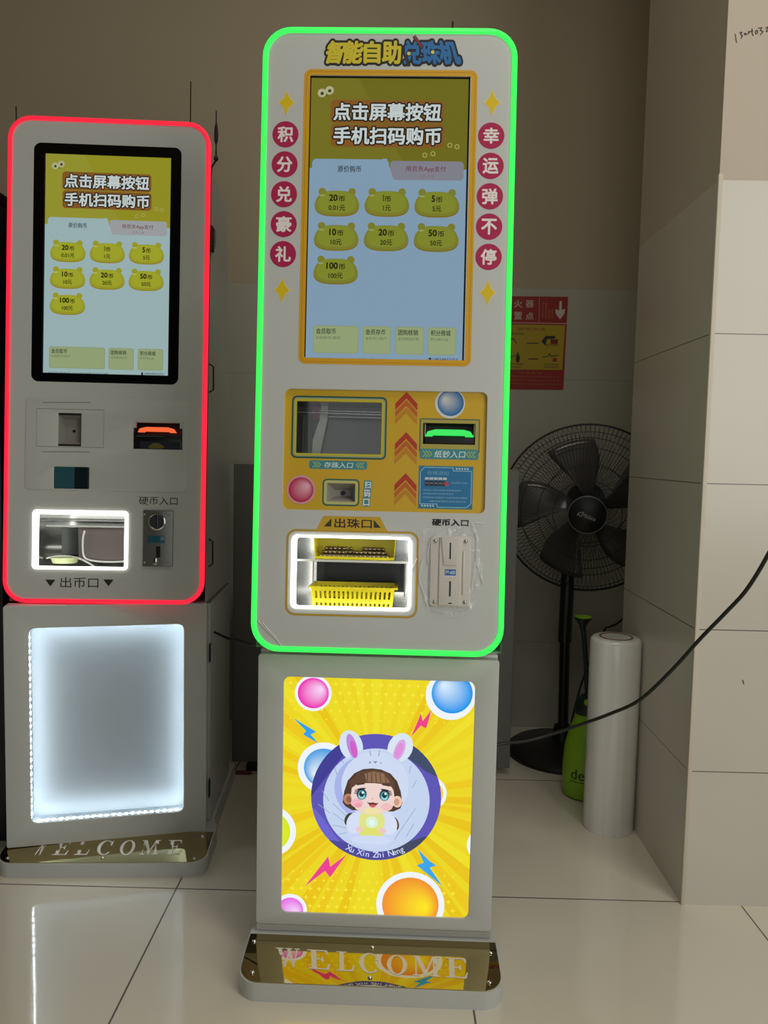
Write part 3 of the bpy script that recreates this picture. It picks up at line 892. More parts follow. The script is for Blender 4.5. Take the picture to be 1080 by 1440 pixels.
# outlet surround and captions
OR = (-0.1619,0.0644,0.0701,0.2158)
pf.frame(OR, .017, .0036, 'b8961f', 1)
pf.poly([(-0.1102,0.2146), (-0.0977,0.2400), (0.0010,0.2401), (0.0150,0.2155)], 'c9a31d', 1.2)
pf.text('出珠口', (-0.0785,0.2196,-0.0125,0.2365), '17140e', 2, .02)
pf.poly([(-0.0965,0.2216), (-0.0835,0.2214), (-0.0839,0.2359)], '3a3420', 2); pf.poly([(-0.0097,0.2353), (-0.0094,0.2214), (0.0032,0.2212)], '3a3420', 2)
pf.build('outlet_caption', INK, face, -.0002); pf = Flat(0.0001)
pf.text('硬币入口', (0.0919,0.2270,0.1561,0.2394), '16140f', 2, .045)
pf.build('coin_caption', INK, face, -.0002)

# screen
sm = on_face(obj('screen_bezel', plate([rr(grow(SCR, .004), .002), rr(grow(SCR, -.0028), .001)], .0045, .006), BLACK, CK), FM)
ui = Flat(0.00008)
SR = (-0.1385,0.5135,0.1397,1.0089)
cardsC = [(*(0.0536,0.8872,0.3420,0.8845)[0:1], (0.3420,0.8845)[0], '会员取币', '扫码取币/提币'), ((0.3665,0.8842)[0], (0.5449,0.8826)[0], '会员存币', '会员存入账户'),
          ((0.5716,0.8823)[0], (0.7541,0.8806)[0], '团购核销', '支持美团抖音'), ((0.7763,0.8804)[0], (0.9566,0.8787)[0], '积分商城', '积分换礼品')]
screen_ui(ui, SR, ('77681a', '77782a', '7b8329', '949a5e'), '7d97ac', cardsC, '706c20', '6a651a', '7d7d88', '55332142(8.02.11prod) 03月17日17:28')
scr = on_face(obj('screen', ui.build('tmp', DISPLAY, None, .006).data, None, CK), FM)
bpy.data.objects.remove(bpy.data.objects['tmp'])

# yellow control panel set into the face
DW = (-0.1495,0.3481,-0.0002,0.4405)
SW = (-0.0936,0.2632,-0.0410,0.2989)
BW = (0.0731,0.3699,0.1643,0.4069)
ctl = on_face(obj('control_panel', plate([rr(grow(CTL, .003), .011), rr(DW, .001), rr(SW, .002), rr(BW, .001)], .006, .004), mat('yellow_panel_print', 'd0a818', 0.4), CK), FM)
cp = Flat(0.0001)
def chevs(c, n, w, h, gap, col, sgn):
    for k in range(n):
        x = c[0]+k*gap*1.0
        cp.line([(x-sgn*w/2, c[1]+h/2), (x+sgn*w/2, c[1]), (x-sgn*w/2, c[1]-h/2)], .0016, col, 3)
fr = (-0.1582,0.3406,0.0092,0.4503)
cp.frame(fr, .009, .0030, '1f5a4a', 1); cp.frame(grow(fr, -.003), .007, .0020, '9aa68a', 1.1); cp.frame(grow(fr, -.005), .006, .004, 'c3b82a', 1.05)
lb = (-0.1253,0.3225,-0.0235,0.3373)
cp.rr(lb, .004, '3b8c94', 1.5)
cp.text('存珠入口', (-0.1003,0.3245,-0.0497,0.3348), 'dfeae8', 2, .012, None, .18)
chevs((lb[0]+.0085, (lb[1]+lb[3])/2), 3, .005, .0095, .0046, 'a8c06a', 1)
chevs((lb[2]-.0170, (lb[1]+lb[3])/2), 3, .005, .0095, .0046, 'a8c06a', -1)
cs = .00125
cp.build('inlet_caption', INK, ctl, .0058); cp = Flat(0.0001)
c = (-0.1391,0.2849)
cp.poly(circ(c[0], c[1], 20.5*cs, 36), 'dca0a4', 1.5); cp.ball(c[0], c[1], 17.6*cs, 'f2b8c8', 'bf0f50', (.55, .35), 2)
cp.build('ball_print', INK, ctl, .0058); cp = Flat(0.0001)
cp.clip = rr(CTL, .011)
c = (0.1201,0.4425)
cp.poly(circ(c[0]-.0012, c[1]-.001, 21*cs, 36), 'd8dcd2', 1.5); cp.ball(c[0], c[1], 18.4*cs, 'd4d8d2', '0b6cb0', (-.5, .35), 2)
cp.clip = None
cp.build('ball_print', INK, ctl, .0058); cp = Flat(0.0001)
f2 = (-0.1011,0.2579,-0.0360,0.3054)
cp.frame(f2, .008, .0026, '1f6450', 1); cp.frame(grow(f2, -.0026), .006, .005, 'c2c07a', 1.1)
for i, ch in enumerate('扫码口'):
    y0 = 676 + i*12.4
    rb = [(-0.0278,0.2897,-0.0155,0.3031), (-0.0287,0.2740,-0.0164,0.2879), (-0.0296,0.2585,-0.0176,0.2722)][i]
    cp.rect(grow(rb, .0006), '2d8fa4', 1.5)
    cp.text(ch, grow(rb, -.0004), 'e4ecdc', 2, .03)
cp.build('scanner_caption', INK, ctl, .0058); cp = Flat(0.0001)
for pk in ([(0.0251,0.4245), (0.0429,0.4614), (0.0630,0.4258)], [(0.0255,0.3559), (0.0438,0.3909), (0.0634,0.3571)], [(0.0259,0.2829), (0.0444,0.3188), (0.0631,0.2840)]):
    (a, b, d) = pk
    t = .0105
    ax = b[0]; az = b[1]-.0105
    hw = .0193
    for k, col in enumerate(('b8331a', 'c4601a', 'c58618')):
        zz = b[1]-.001 - k*.0125 - (.002 if k else 0)
        th = .0115 if k == 0 else .0095
        dr = .0205
        cp.poly([(ax, zz), (ax+hw, zz-dr), (ax+hw, zz-dr-th), (ax, zz-th), (ax-hw, zz-dr-th), (ax-hw, zz-dr)], col, 1.5-.1*k)
cp.build('arrow_print', INK, ctl, .0058); cp = Flat(0.0001)
f3 = (0.0670,0.3433,0.1723,0.4147)
cp.frame((f3[0], f3[1]+.012, f3[2], f3[3]), .0025, .0018, '38685a', 1); fq = (f3[0]+.002, f3[1]+.012, f3[2]-.002, f3[3]-.002)
for q_ in ((fq[0], BW[3], fq[2], fq[3]), (fq[0], fq[1], fq[2], BW[1]), (fq[0], BW[1], BW[0], BW[3]), (BW[2], BW[1], fq[2], BW[3])): cp.rect(q_, 'ada24a', .8)
lb = (0.0682,0.3438,0.1706,0.3617)
cp.rr(lb, .004, '3b8c94', 1.5)
cp.text('纸钞入口', (0.0928,0.3465,0.1466,0.3590), 'dfeae8', 2, .012, None, .18)
chevs((lb[0]+.008, (lb[1]+lb[3])/2), 3, .0055, .0105, .0052, 'a8c06a', 1)
chevs((lb[2]-.0185, (lb[1]+lb[3])/2), 3, .0055, .0105, .0052, 'a8c06a', -1)
cp.build('banknote_caption', INK, ctl, .0058); cp = Flat(0.0001)
nb = (0.0674,0.2569,0.1623,0.3319)
cp.rect(nb, '2c7d93', 1.4); cp.rect(grow(nb, -.0026), '1d74a8', 1.5)
a = grow(nb, -.0028)
mx = a[0]+(a[2]-a[0])*.64; mz = .0055; mx2 = a[0]+(a[2]-a[0])*.34
cp.line([(a[0]+.007, a[3]), (mx, a[3]), (mx, a[3]-mz), (a[2], a[3]-mz), (a[2], a[1]+.007), (a[2]-.008, a[1]), (mx2, a[1]), (mx2, a[1]+mz), (a[0], a[1]+mz), (a[0], a[3]-.007), (a[0]+.007, a[3])], .0011, '9fd0dc', 2)
for k in range(5):
    x = mx+.004+k*.0048
    cp.poly([(x, a[3]), (x+.003, a[3]), (x+.0042, a[3]-.0032), (x+.0012, a[3]-.0032)], 'b8dcdc', 2)
    x = a[0]+.002+k*.0048
    cp.poly([(x, a[1]+.0038), (x+.003, a[1]+.0038), (x+.0042, a[1]+.0006), (x+.0012, a[1]+.0006)], 'b8dcdc', 2)
wN, hN = a[2]-a[0], a[3]-a[1]
nt_ = lambda s, t: (a[0]+wN*s, a[3]-hN*t)
def nbox(s0, t0, s1, t1):
    p, q = nt_(s0, t0), nt_(s1, t1); return (p[0], q[1], q[0], p[1])
cp.text('存珠须知', nbox(.13, .09, .55, .19), '6fb4cc', 2)
for k in range(5):
    cp.rect(nbox(.09+k*.088, .25, .165+k*.088, .31), 'c8d4d4', 2)
    cp.rect(nbox(.09+k*.088, .335, .17+k*.088, .47), '2a2c30', 2); cp.rect(nbox(.10+k*.088, .385, .16+k*.088, .41), '8a8480', 2.2)
cp.poly(circ(*nt_(.515, .405), .0042, 20), 'c8485a', 2.2)
cp.text('请将弹珠倒入存珠口', nbox(.60, .36, .93, .40), '8fc4d8', 2)
for t, s1, tx in ((.55, .80, '1请勿投入异物以免损坏机器谢谢合作'), (.64, .66, '2存珠前请先扫码登录会员'), (.735, .93, '3存珠数量以屏幕显示为准如有疑问请联系'), (.83, .90, '4最终解释权归本店所有')):
    cp.text(tx, nbox(.05 if t < .8 else .18, t, s1, t+.045), '8fc0d6', 2)
cp.build('notice_card', INK, ctl, .0058)
# deposit window: dark chute behind clear acrylic, with rail and pink tab; the white strip models a reflection in the pane
dwell = on_face(obj('deposit_window', recess(DW, .007, .085), mat('chute_grey', '605e55', 0.22, 0.0, spec=0.7), CK), FM)
dwell['label'] = 'dark glazed ball inlet window'
x0, z0, x1, z1 = DW
obj('guide_rail', tube([(x0, .05, z1-.014), (x1, .05, z1-.016)], .0016, 8), CHROME, dwell)
obj('guide_rail', tube([(x0+.02, .062, z1-.009), (x1, .062, z1-.010)], .0013, 8), CHROME, dwell)
obj('guide_rail', tube([(x0+.05, .06, z1-.020), (x1, .06, z1-.021)], .0013, 8), CHROME, dwell)
tg = plate([[(x0+.021, z0), (x0+.035, z0), (x0+.048, z1-.024), (x0+.049, z1), (x0+.036, z1), (x0+.034, z1-.025), (x0+.022, z0+.03)]], .066, .002)
obj('pane_reflection', tg, mat('pane_reflection_white', 'f2ece0', 0.5), dwell)
obj('pink_tab', box(x0+.0225, x0+.0345, .058, .064, z1-.026, z1-.003), mat('pink_acrylic', '9c4a66', 0.4), dwell)
for k, xx in enumerate((.006, .011, .0165)):
    obj('liner_rib', box(x0+xx, x0+xx+.002, .05, .056, z0, z1-.02), mat('liner_rib_grey', ('77756a', '4a4943', '6b695f')[k], 0.4), dwell)
obj('clear_pane', plate([rr(DW, .001)], .0075, .0012), ACRYLIC, dwell)
# scanner
scn = on_face(obj('code_scanner', recess(SW, .007, .030, .0125), mat('scanner_grey', '9a958c', 0.4), CK), FM)
scn['label'] = 'grey funnel code scanner with black lens'
scx, scz = (SW[0]+SW[2])/2+.0015, (SW[1]+SW[3])/2
obj('lens', lathe([(.0042, 0), (.0042, .003), (1e-6, .0035)], 18, axis='Y', cx=scx, cy=.030, cz=scz), BLACK, scn)
# bill acceptor
bil = on_face(obj('bill_slot', recess(BW, .007, .055), BLACK, CK), FM)
bil['label'] = 'black banknote slot with green lamp'
bx0, bz0, bx1, bz1 = BW
def lip(x0, x1, z0, z1, y):
    return plate([[(x0, z0), (x0+.013, z0), (x0+.0145, z0+.002), (x1-.0155, z0+.002), (x1-.014, z0), (x1, z0), (x1-.006, z1-.003), (x1-.018, z1), (x0+.018, z1), (x0+.004, z1-.004)]], y, .012)
obj('lamp_lip', lip(bx0+.004, bx1-.002, bz0+.0145, bz0+.0265, .010), GREENSLOT, bil)
obj('lower_jaw', box(bx0+.003, bx1-.001, .008, .04, bz0+.001, bz0+.013, .001), BLACKM, bil)
obj('bright_edge', box(bx0+.0032, bx0+.0042, .008, .012, bz0+.0145, bz1-.001), WHITEPLASTIC, bil)
obj('bright_edge', box(bx1-.0022, bx1-.0014, .008, .012, bz0+.0145, bz1-.001), WHITEPLASTIC, bil)

# outlet with glowing frame
RO = (-0.1524,0.0770,0.0579,0.2058)
outl = on_face(obj('ball_outlet', recess(grow(OUT, .006), .004, .135), mat('satin_steel', 'b4b6b2', 0.16, .85), CK), FM)
outl['label'] = 'polished steel ball outlet niche'
obj('glowing_frame', plate([rr(RO, .010), rr(grow(OUT, .0014), .005)], -.0030, .006, bev=.0018), WHITELED, outl)
ox0, oz0, ox1, oz1 = OUT
SHZ = (-0.0460,0.1620)[1]
obj('glass_shelf', box(ox0-.004, ox1+.004, .016, .134, SHZ-.003, SHZ), ACRYLIC, outl)
obj('shelf_edge', box(ox0-.004, ox1+.004, .0145, .016, SHZ-.0035, SHZ+.0005), mat('shelf_edge_white', 'd6d6ce', 0.35), outl)
obj('dark_back', box(ox0+.020, ox1-.004, .128, .131, oz0+.012, SHZ-.005), mat('dark_back_panel', '20241f', 0.3), outl)
obj('side_post', box(ox0+.0185, ox0+.0215, .07, .073, oz0+.02, SHZ-.004), WHITEPLASTIC, outl)
obj('side_post', box(ox1-.0055, ox1-.003, .07, .073, oz0+.01, SHZ-.004), WHITEPLASTIC, outl)

# coin acceptor
CA = (0.0904,0.0867,0.1604,0.2094)
coin = on_face(obj('coin_acceptor', plate([rr(CA, .007)], -.005, .006, bev=.0015), WHITEPLASTIC, CK), FM)
coin['label'] = 'white plastic coin acceptor with two slots'
mx = (CA[0]+CA[2])/2
q0, q1 = (0.1082,0.0884,0.1414,0.2080), (0.1147,0.1615,0.1353,0.1983)
obj('raised_channel', plate([[(q0[0]-.002, q0[1]+.001), (q0[2]+.001, q0[1]+.001), (q0[2]+.001, q0[1]+.045), (q0[2]+.004, q0[3]), (q0[0]-.002, q0[3])]], -.008, .004, bev=.001), WHITEPLASTIC, coin)
obj('coin_funnel', plate([[(q1[0]-.001, q1[1]-.002), (q1[2]+.001, q1[1]-.002), (q1[2]+.006, q1[3]+.009), (q1[0]-.006, q1[3]+.009)]], -.0105, .003, bev=.0009), WHITEPLASTIC, coin)
c = (0.1246,0.1846)
obj('coin_slot', box(c[0]-.0012, c[0]+.0012, -.0109, -.0100, c[1]-.0142, c[1]+.0142), BLACK, coin)
c = (0.1257,0.1186)
obj('coin_slot', box(c[0]-.0014, c[0]+.0014, -.0085, -.0078, c[1]-.0132, c[1]+.0132), BLACK, coin)
c = (0.1265,0.0934)
obj('reject_notch', box(c[0]-.003, c[0]+.003, -.0085, -.0078, c[1]-.0008, c[1]+.0008), BLACK, coin)
lbr = (0.1162,0.1417,0.1351,0.1524)
lf = Flat(.0001); lf.rect(lbr, '2266a4', 1); lf.rect((lbr[0], lbr[1]-.0016, lbr[2], lbr[1]), 'd8dce4', 1)
lf.text('PY-600', (lbr[0]+.0012, lbr[1]+.0022, lbr[2]-.0012, lbr[3]-.0022), 'cfe0ee', 2, .02)
lf.build('model_sticker', INK, coin, -.0082)
obj('side_rib', box(q0[2]+.0055, q0[2]+.0085, -.0068, -.005, q0[1]+.02, q0[3]-.024, .0007), WHITEPLASTIC, coin)
for c in ((0.0985,0.2009), (0.1515,0.2014), (0.0995,0.0953), (0.1522,0.0956)):
    obj('screw', dome_screw(.0036), STEEL, coin, (c[0], -.005, c[1]))
# loose protective film around the coin acceptor and at the lower left corner
def crumple(poly, y, seed, n=26):
    random.seed(seed)
    bm = bmesh.new()
    xs = [p[0] for p in poly]; zs = [p[1] for p in poly]
    x0, x1, z0, z1 = min(xs), max(xs), min(zs), max(zs)
    def inside(x, z):
        r_ = False
        for i in range(len(poly)):
            a, b = poly[i-1], poly[i]
            if (a[1] > z) != (b[1] > z) and x < (b[0]-a[0])*(z-a[1])/(b[1]-a[1])+a[0]: r_ = not r_
        return r_
    V = {}
    for i in range(n+1):
        for j in range(n+1):
            x, z = x0+(x1-x0)*i/n, z0+(z1-z0)*j/n
            V[i, j] = bm.verts.new((x+random.uniform(-1, 1)*.0006, y-abs(random.gauss(0, .0011)), z+random.uniform(-1, 1)*.0006))
    for i in range(n):
        for j in range(n):
            if inside(x0+(x1-x0)*(i+.5)/n, z0+(z1-z0)*(j+.5)/n):
                bm.faces.new((V[i, j], V[i+1, j], V[i+1, j+1], V[i, j+1]))
    for v in [v for v in bm.verts if not v.link_faces]: bm.verts.remove(v)
    return from_bm(bm, sm=180)
pfm = on_face(obj('protective_film', crumple([(0.0781,0.2235), (0.1621,0.2354), (0.1726,0.2058), (0.1813,0.1540), (0.1704,0.0916), (0.1487,0.0687), (0.0865,0.0745), (0.0729,0.1264), (0.0792,0.1763)], -.0028, 5), FILM, CK), FM)
pfm['label'] = 'wrinkled clear film left around the coin acceptor'
for L in ([(0.1621,0.2341), (0.1714,0.2058), (0.1710,0.1711), (0.1778,0.1464), (0.1843,0.1292)], [(0.0770,0.1663), (0.0727,0.1364), (0.0794,0.1141), (0.0887,0.0870)],
          [(0.1670,0.2342), (0.1831,0.2334)], [(0.0898,0.2014), (0.0866,0.1790), (0.0882,0.1616)], [(0.1686,0.1661), (0.1648,0.1188)]):
    obj('film_crease', tube(spline([(p[0], -.0034, p[1]) for p in L], 5), .0006, 5), FILMEDGE, pfm)
for L in ([(-0.2082,0.0530), (-0.1960,0.0396), (-0.1781,0.0238), (-0.1678,0.0116)], [(-0.2006,0.0501), (-0.1922,0.0397), (-0.1768,0.0251)], [(0.0575,0.1484), (0.0646,0.1635), (0.0670,0.1698)]):
    obj('film_crease', tube(spline([(p[0], -.0012, p[1]) for p in L], 5), .0007, 5), FILMEDGE, pfm)

# --- things inside the outlet: basket, and a solid tray of balls standing in for its mirror image
def basket_bm(bm, x0, x1, y0, y1, z0, z1, flare, slots, lipw, low_front=1.0):
    """open slotted basket: rim, tapered walls with real slots, floor"""
    def wall(a0, a1, b0, b1, n, h=1.0, solid_=False):
        # a0,a1 bottom corners; b0,b1 top corners; n slots
        P = lambda s, t: Vector(a0).lerp(Vector(a1), s).lerp(Vector(b0).lerp(Vector(b1), s), t*h)
        ts = [0, .14, .2, .50, .90, 1.0] if False else [0, .06, .20, .42, .78, 1.0]
        ss = [0]
        for k in range(n):
            c_ = (k+.9)/(n+.8); ss += [c_-.22/(n+.8), c_+.22/(n+.8)]
        ss.append(1)
        for i in range(len(ss)-1):
            for j in range(len(ts)-1):
                hole = (i % 2 == 1) and j in (1, 3) and not solid_
                if hole: continue
                bm.faces.new([bm.verts.new(P(ss[i+a], ts[j+b])) for a, b in ((0, 0), (1, 0), (1, 1), (0, 1))])
    f = flare
    B = [(x0+f, y0+f*.6, z0), (x1-f, y0+f*.6, z0), (x1-f, y1-f*.6, z0), (x0+f, y1-f*.6, z0)]
    T = [(x0, y0, z1), (x1, y0, z1), (x1, y1, z1), (x0, y1, z1)]
    hs = (low_front, 1, 1, 1)
    for i in range(4):
        j = (i+1) % 4
        wall(B[i], B[j], T[i], T[j], slots if i % 2 == 0 else max(3, slots//3), hs[i], slots == 14 and i in (0, 2))
    bm.faces.new([bm.verts.new(p) for p in B])
    if lipw:
        w_ = lipw
        O = [(x0-w_, y0-w_, z1), (x1+w_, y0-w_, z1), (x1+w_, y1+w_, z1), (x0-w_, y1+w_, z1)]
        for i in range(4):
            j = (i+1) % 4
            bm.faces.new([bm.verts.new(p) for p in (T[i], T[j], O[j], O[i])])
            bm.faces.new([bm.verts.new(p) for p in (O[i], O[j], (O[j][0], O[j][1], z1-.003), (O[i][0], O[i][1], z1-.003))])

def put_on_face(o):
    """same placement as the kiosk face, kept as a free-standing thing"""
    o.matrix_world = CK_W @ FM
    return o
bpy.context.view_layer.update()
CK_W = CK.matrix_world.copy()
bq = (-0.1175,0.0842,0.0279,0.1166)
def solid(me, t):
    o = bpy.data.objects.new('tmp', me); COL.objects.link(o)
    md = o.modifiers.new('s', 'SOLIDIFY'); md.thickness = t; md.offset = 0
    dg = bpy.context.evaluated_depsgraph_get()
    r = bpy.data.meshes.new_from_object(o.evaluated_get(dg))
    bpy.data.objects.remove(o)
    return r
bm = bmesh.new()
zb = oz0-.0048
basket_bm(bm, bq[0]-.001, bq[2]+.001, .018, .108, zb, zb+.036, .0035, 17, 0)
bmesh.ops.remove_doubles(bm, verts=bm.verts, dist=1e-5)
bk = put_on_face(obj('basket', solid(from_bm(bm), .0016), YELLOWPLASTIC))
tag(bk, 'yellow slotted plastic basket in the lower part of the glowing outlet', 'basket')
bm = bmesh.new()
rimr = (bq[0]-.001, .018, bq[2]+.001, .108)
fr_ = [rrect(rimr[0]-.0055, rimr[1]-.003, rimr[2]+.006, rimr[3]+.003, .003), rrect(rimr[0], rimr[1], rimr[2], rimr[3], .002)]
me = plate(fr_, 0, .003)
for v in me.vertices:
    x, y, z = v.co
    v.co = (x, z, zb+.036-y)
obj('rim', me, YELLOWPLASTIC, bk)

TX0, TX1 = (-0.1173,0.1678)[0], (0.0297,0.1714)[0]
bm = bmesh.new()
basket_bm(bm, TX0, TX1, .030, .095, SHZ+.0006, SHZ+.046, .003, 14, 0, .10)
bmesh.ops.remove_doubles(bm, verts=bm.verts, dist=1e-5)
tray = put_on_face(obj('tray', solid(from_bm(bm), .0014), YELLOWPLASTIC))
tag(tray, 'yellow perforated tray of steel balls on the glass shelf of the outlet', 'tray')
bmb = bmesh.new(); bmesh.ops.create_icosphere(bmb, subdivisions=2, radius=.0038)
ballmesh = from_bm(bmb, sm=180); ballmesh.materials.append(mat('dull_steel_ball', 'a89878', 0.25, .9))
random.seed(11)
spots = []
zt = SHZ+.0006+.0047
pitch = .0080
for row in range(4):
    n = 16 - (row % 2)
    for k in range(n):
        spots.append((TX0+.012+k*pitch+(row % 2)*pitch/2, .038+row*.0078, zt))
for row in range(1, 4):
    for k in range(15-(row % 2)):
        if row < 2 and k in (5, 6): continue
        spots.append((TX0+.0160+k*pitch+(row % 2)*pitch/2, .0419+row*.0078, zt+.0063))
for row in range(2, 4):
    for k in range(14-(row % 2)):
        if k in (6, 7) or (k in (5, 8) and row == 2): continue
        spots.append((TX0+.0200+k*pitch+(row % 2)*pitch/2, .0458+row*.0078, zt+.0126))
b0 = None
for i, (x, y, z) in enumerate(spots):
    o = bpy.data.objects.new('steel_ball', ballmesh) if b0 is None else b0.copy()
    b0 = b0 or o
    COL.objects.link(o)
    o.matrix_world = CK_W @ FM @ Matrix.Translation((x, y, z))
    tag(o, 'small dull steel ball heaped in the yellow tray built as a mirror image', 'ball', 'steel balls in the yellow tray')

# ================================================================== left kiosk
LK = thing('token_kiosk', (-.636, 1.728, 0), 3.1,
           'white self-service kiosk edged in red light with its empty white-lit lower door ajar', 'kiosk')
LLET = []
lw = [('W', 42, 63, 1203), ('E', 73, 94.5, 1203), ('L', 104, 124, 1203), ('C', 134, 151, 1203), ('O', 165, 185, 1203), ('M', 195, 223, 1203), ('E', 232, 254, 1203)]
LB = [(-0.1469,-0.0947), (-0.1204,-0.0955), (-0.1019,-0.0955), (-0.0694,-0.0957), (-0.0542,-0.0951), (-0.0232,-0.0953), (-0.0084,-0.0953), (0.0250,-0.0955), (0.0421,-0.0956), (0.0746,-0.0951), (0.0885,-0.0946), (0.1290,-0.0941), (0.1462,-0.0942), (0.1798,-0.0937)]
UP = (-0.1046,-0.0424); UB = (-0.0988,-0.0956)
for i, (ch, *_r) in enumerate(lw):
    LLET.append((ch, (LB[2*i], LB[2*i+1], (UP[0]-UB[0]-.0, UP[1]-UB[1]))))
base_part(LK, .010, LLET, [(-0.1938,-0.1053), (0.0108,-0.1045), (0.2133,-0.1084), (0.2154,-0.0255)])
lcab = obj('cabinet', box(-.217, .217, .052, .345, .043, .576, .003), PAINT, LK)
for z in (.46, .13):
    obj('hinge', box(.217, .2184, .032, .05, z-.022, z+.022, .0004), BLACKM, lcab)
# the door, hinged at its right edge and pulled open towards the room
LD = bpy.data.objects.new('cabinet_door', None)
DM = Matrix.Translation((.217, .003, 0)) @ Matrix.Rotation(R(10.4), 4, 'Z')
ER = (-0.1652,0.0578,0.1652,0.4937)
ER2 = (-0.1676,0.4948,0.1648,0.0517)
lo = (-.4327+(ER[0]+.2164), .0426+ER2[3]+.0005, -.4327+(ER[2]+.2164), .0426+ER[3]+.002)
ldoor = obj('cabinet_door', plate([rrect(-.4327, .0426, 0, .5880, .004), rr(lo, .014)], 0.0, .004, bev=.001), PAINT, LK)
ldoor.matrix_local = DM
ldoor['label'] = 'white door ajar with an empty light box'
bm = bmesh.new()
x0, z0, x1, z1 = -.4327, .0426, 0, .5880
A = [bm.verts.new(p) for p in ((x0+.001, .004, z0+.001), (x1-.001, .004, z0+.001), (x1-.001, .004, z1-.001), (x0+.001, .004, z1-.001))]
Bv = [bm.verts.new(p) for p in ((x0+.001, .044, z0+.001), (x1-.001, .044, z0+.001), (x1-.001, .044, z1-.001), (x0+.001, .044, z1-.001))]
for i in range(4): bm.faces.new((A[i], A[(i+1) % 4], Bv[(i+1) % 4], Bv[i]))
bm.faces.new(list(reversed(Bv)))
bmesh.ops.recalc_face_normals(bm, faces=bm.faces)
obj('door_edge', from_bm(bm), PAINT, ldoor)
lbx = grow(lo, .003)
obj('light_box', recess(lbx, .004, .042), mat('white_diffuser', 'b4bfc8', 0.6), ldoor)
bm = bmesh.new()
def led_run(a, b, n, nx, nz):
    for k in range(n):
        t = (k+.5)/n
        x, z = a[0]+(b[0]-a[0])*t, a[1]+(b[1]-a[1])*t
        hw = .0024
        if nx: box_bm(bm, x-.0006*1, x+.0006, .018-hw, .018+hw, z-hw, z+hw)
        else: box_bm(bm, x-hw, x+hw, .018-hw, .018+hw, z-.0006, z+.0006)
led_run((lbx[0]+.0012, lbx[1]+.01), (lbx[0]+.0012, lbx[3]-.02), 27, 1, 0)
led_run((lbx[2]-.0012, lbx[1]+.01), (lbx[2]-.0012, lbx[3]-.01), 27, -1, 0)
led_run((lbx[0]+.012, lbx[1]+.0012), (lbx[2]-.012, lbx[1]+.0012), 22, 0, 1)
led_run((lbx[0]+.012, lbx[3]-.0012), (lbx[2]-.012, lbx[3]-.0012), 22, 0, -1)
obj('led_strip', from_bm(bm), LEDSTRIP, ldoor)
bm = bmesh.new()
box_bm(bm, lbx[0]+.0001, lbx[0]+.0005, .013, .023, lbx[1], lbx[3]); box_bm(bm, lbx[2]-.0005, lbx[2]-.0001, .013, .023, lbx[1], lbx[3])
box_bm(bm, lbx[0], lbx[2], .013, .023, lbx[1]+.0001, lbx[1]+.0005); box_bm(bm, lbx[0], lbx[2], .013, .023, lbx[3]-.0005, lbx[3]-.0001)
obj('led_tape', from_bm(bm), mat('led_tape_white', 'cfd6da', 0.5), ldoor)

lhead = head_shell(LK, .217)
for L in ([(.135, .20, 1.536), (.137, .20, 1.83)], [(-.215, .045, 1.555), (-.2155, .045, 1.69)]):
    obj('antenna', tube(L, .0015, 6), BLACKM, lhead)
a2 = obj('antenna', lathe([(.002, 0), (.005, .003), (.005, .008), (.002, .012), (.0014, .035), (.0042, .045), (.0046, .060), (.0036, .075), (.0014, .085), (.0012, .11)], 10, cx=.225, cy=.050, cz=1.59), BLACKM, lhead)
obj('antenna_bracket', tube([(.214, .05, 1.552), (.2145, .05, 1.575), (.225, .05, 1.592)], .0022, 8), BLACKM, lhead)
obj('cam_lock', box(.217, .2235, .02, .045, 1.385, 1.44, .002), BLACKM, lhead)
obj('lock_spring', lathe([(.0045, 0), (.0045, .036)], 12, cx=.2255, cy=.03, cz=1.395), CHROME, lhead)
for z in (1.10, .70):
    bm = bmesh.new()
    tube_bm(bm, [(.2175, .02, z-.032), (.2265, .02, z-.026), (.2265, .02, z+.026), (.2175, .02, z+.032)], .0018, 6)
    obj('side_handle', from_bm(bm, sm=50), BLACKM, lhead)

LM = face_frame(LK, -.004, .5896, 3.55)
LH = 1.0768
LSC = (-0.1428,0.5123,0.1342,0.9972)
LFR = (-0.1658,0.4922,0.1575,1.0195)
LOUT = (-0.1451,0.0823,0.0439,0.1983)
LCM = (-0.1051,0.3501,-0.0544,0.4235)
LBW = (0.0598,0.3472,0.1684,0.4069)
LLC = (-0.1135,0.2554,-0.0357,0.3042)
lface = obj('face_panel', plate([rrect(-HW+.0085, .0085, HW-.0085, LH-.0085, .042), rr(LFR, .016), rr(grow(LOUT, .006), .006), rr(LCM, .002), rr(LLC, .003),
            [(LBW[0], LBW[1]), (LBW[2], LBW[1]), (LBW[2], LBW[3]-.012), (LBW[2]-.006, LBW[3]-.012), (LBW[2]-.006, LBW[3]), (LBW[0]+.005, LBW[3]), (LBW[0]+.0045, LBW[3]-.012), (LBW[0], LBW[3]-.012)]], 0.0, .014), PAINT, LK)
lface.matrix_local = LM
lring = on_face(obj('light_tube', plate([rrect(-HW, 0, HW, LH, .050), rrect(-HW+.0095, .0095, HW-.0095, LH-.0095, .041)], -.003, .012, bev=.0022), RED, LK), LM)
lring['label'] = 'glowing red edge light'
on_face(obj('panel_rim', plate([rrect(-HW+.0025, .0025, HW-.0025, LH-.0025, .048), rrect(-.205, .012, .205, LH-.012, .036)], .010, .022, bev=.001), PAINT, LK), LM)
on_face(obj('face_back', plate([rrect(-.205, .01, .205, .98, .03), rr(grow(LFR, -.02), .001), rr(grow(LOUT, .006), .008), rr(grow(LCM, .001), .002), rr(grow(LLC, .001), .002), rr(LBW, .001)], .016, .004), PAINT_IN, LK), LM)
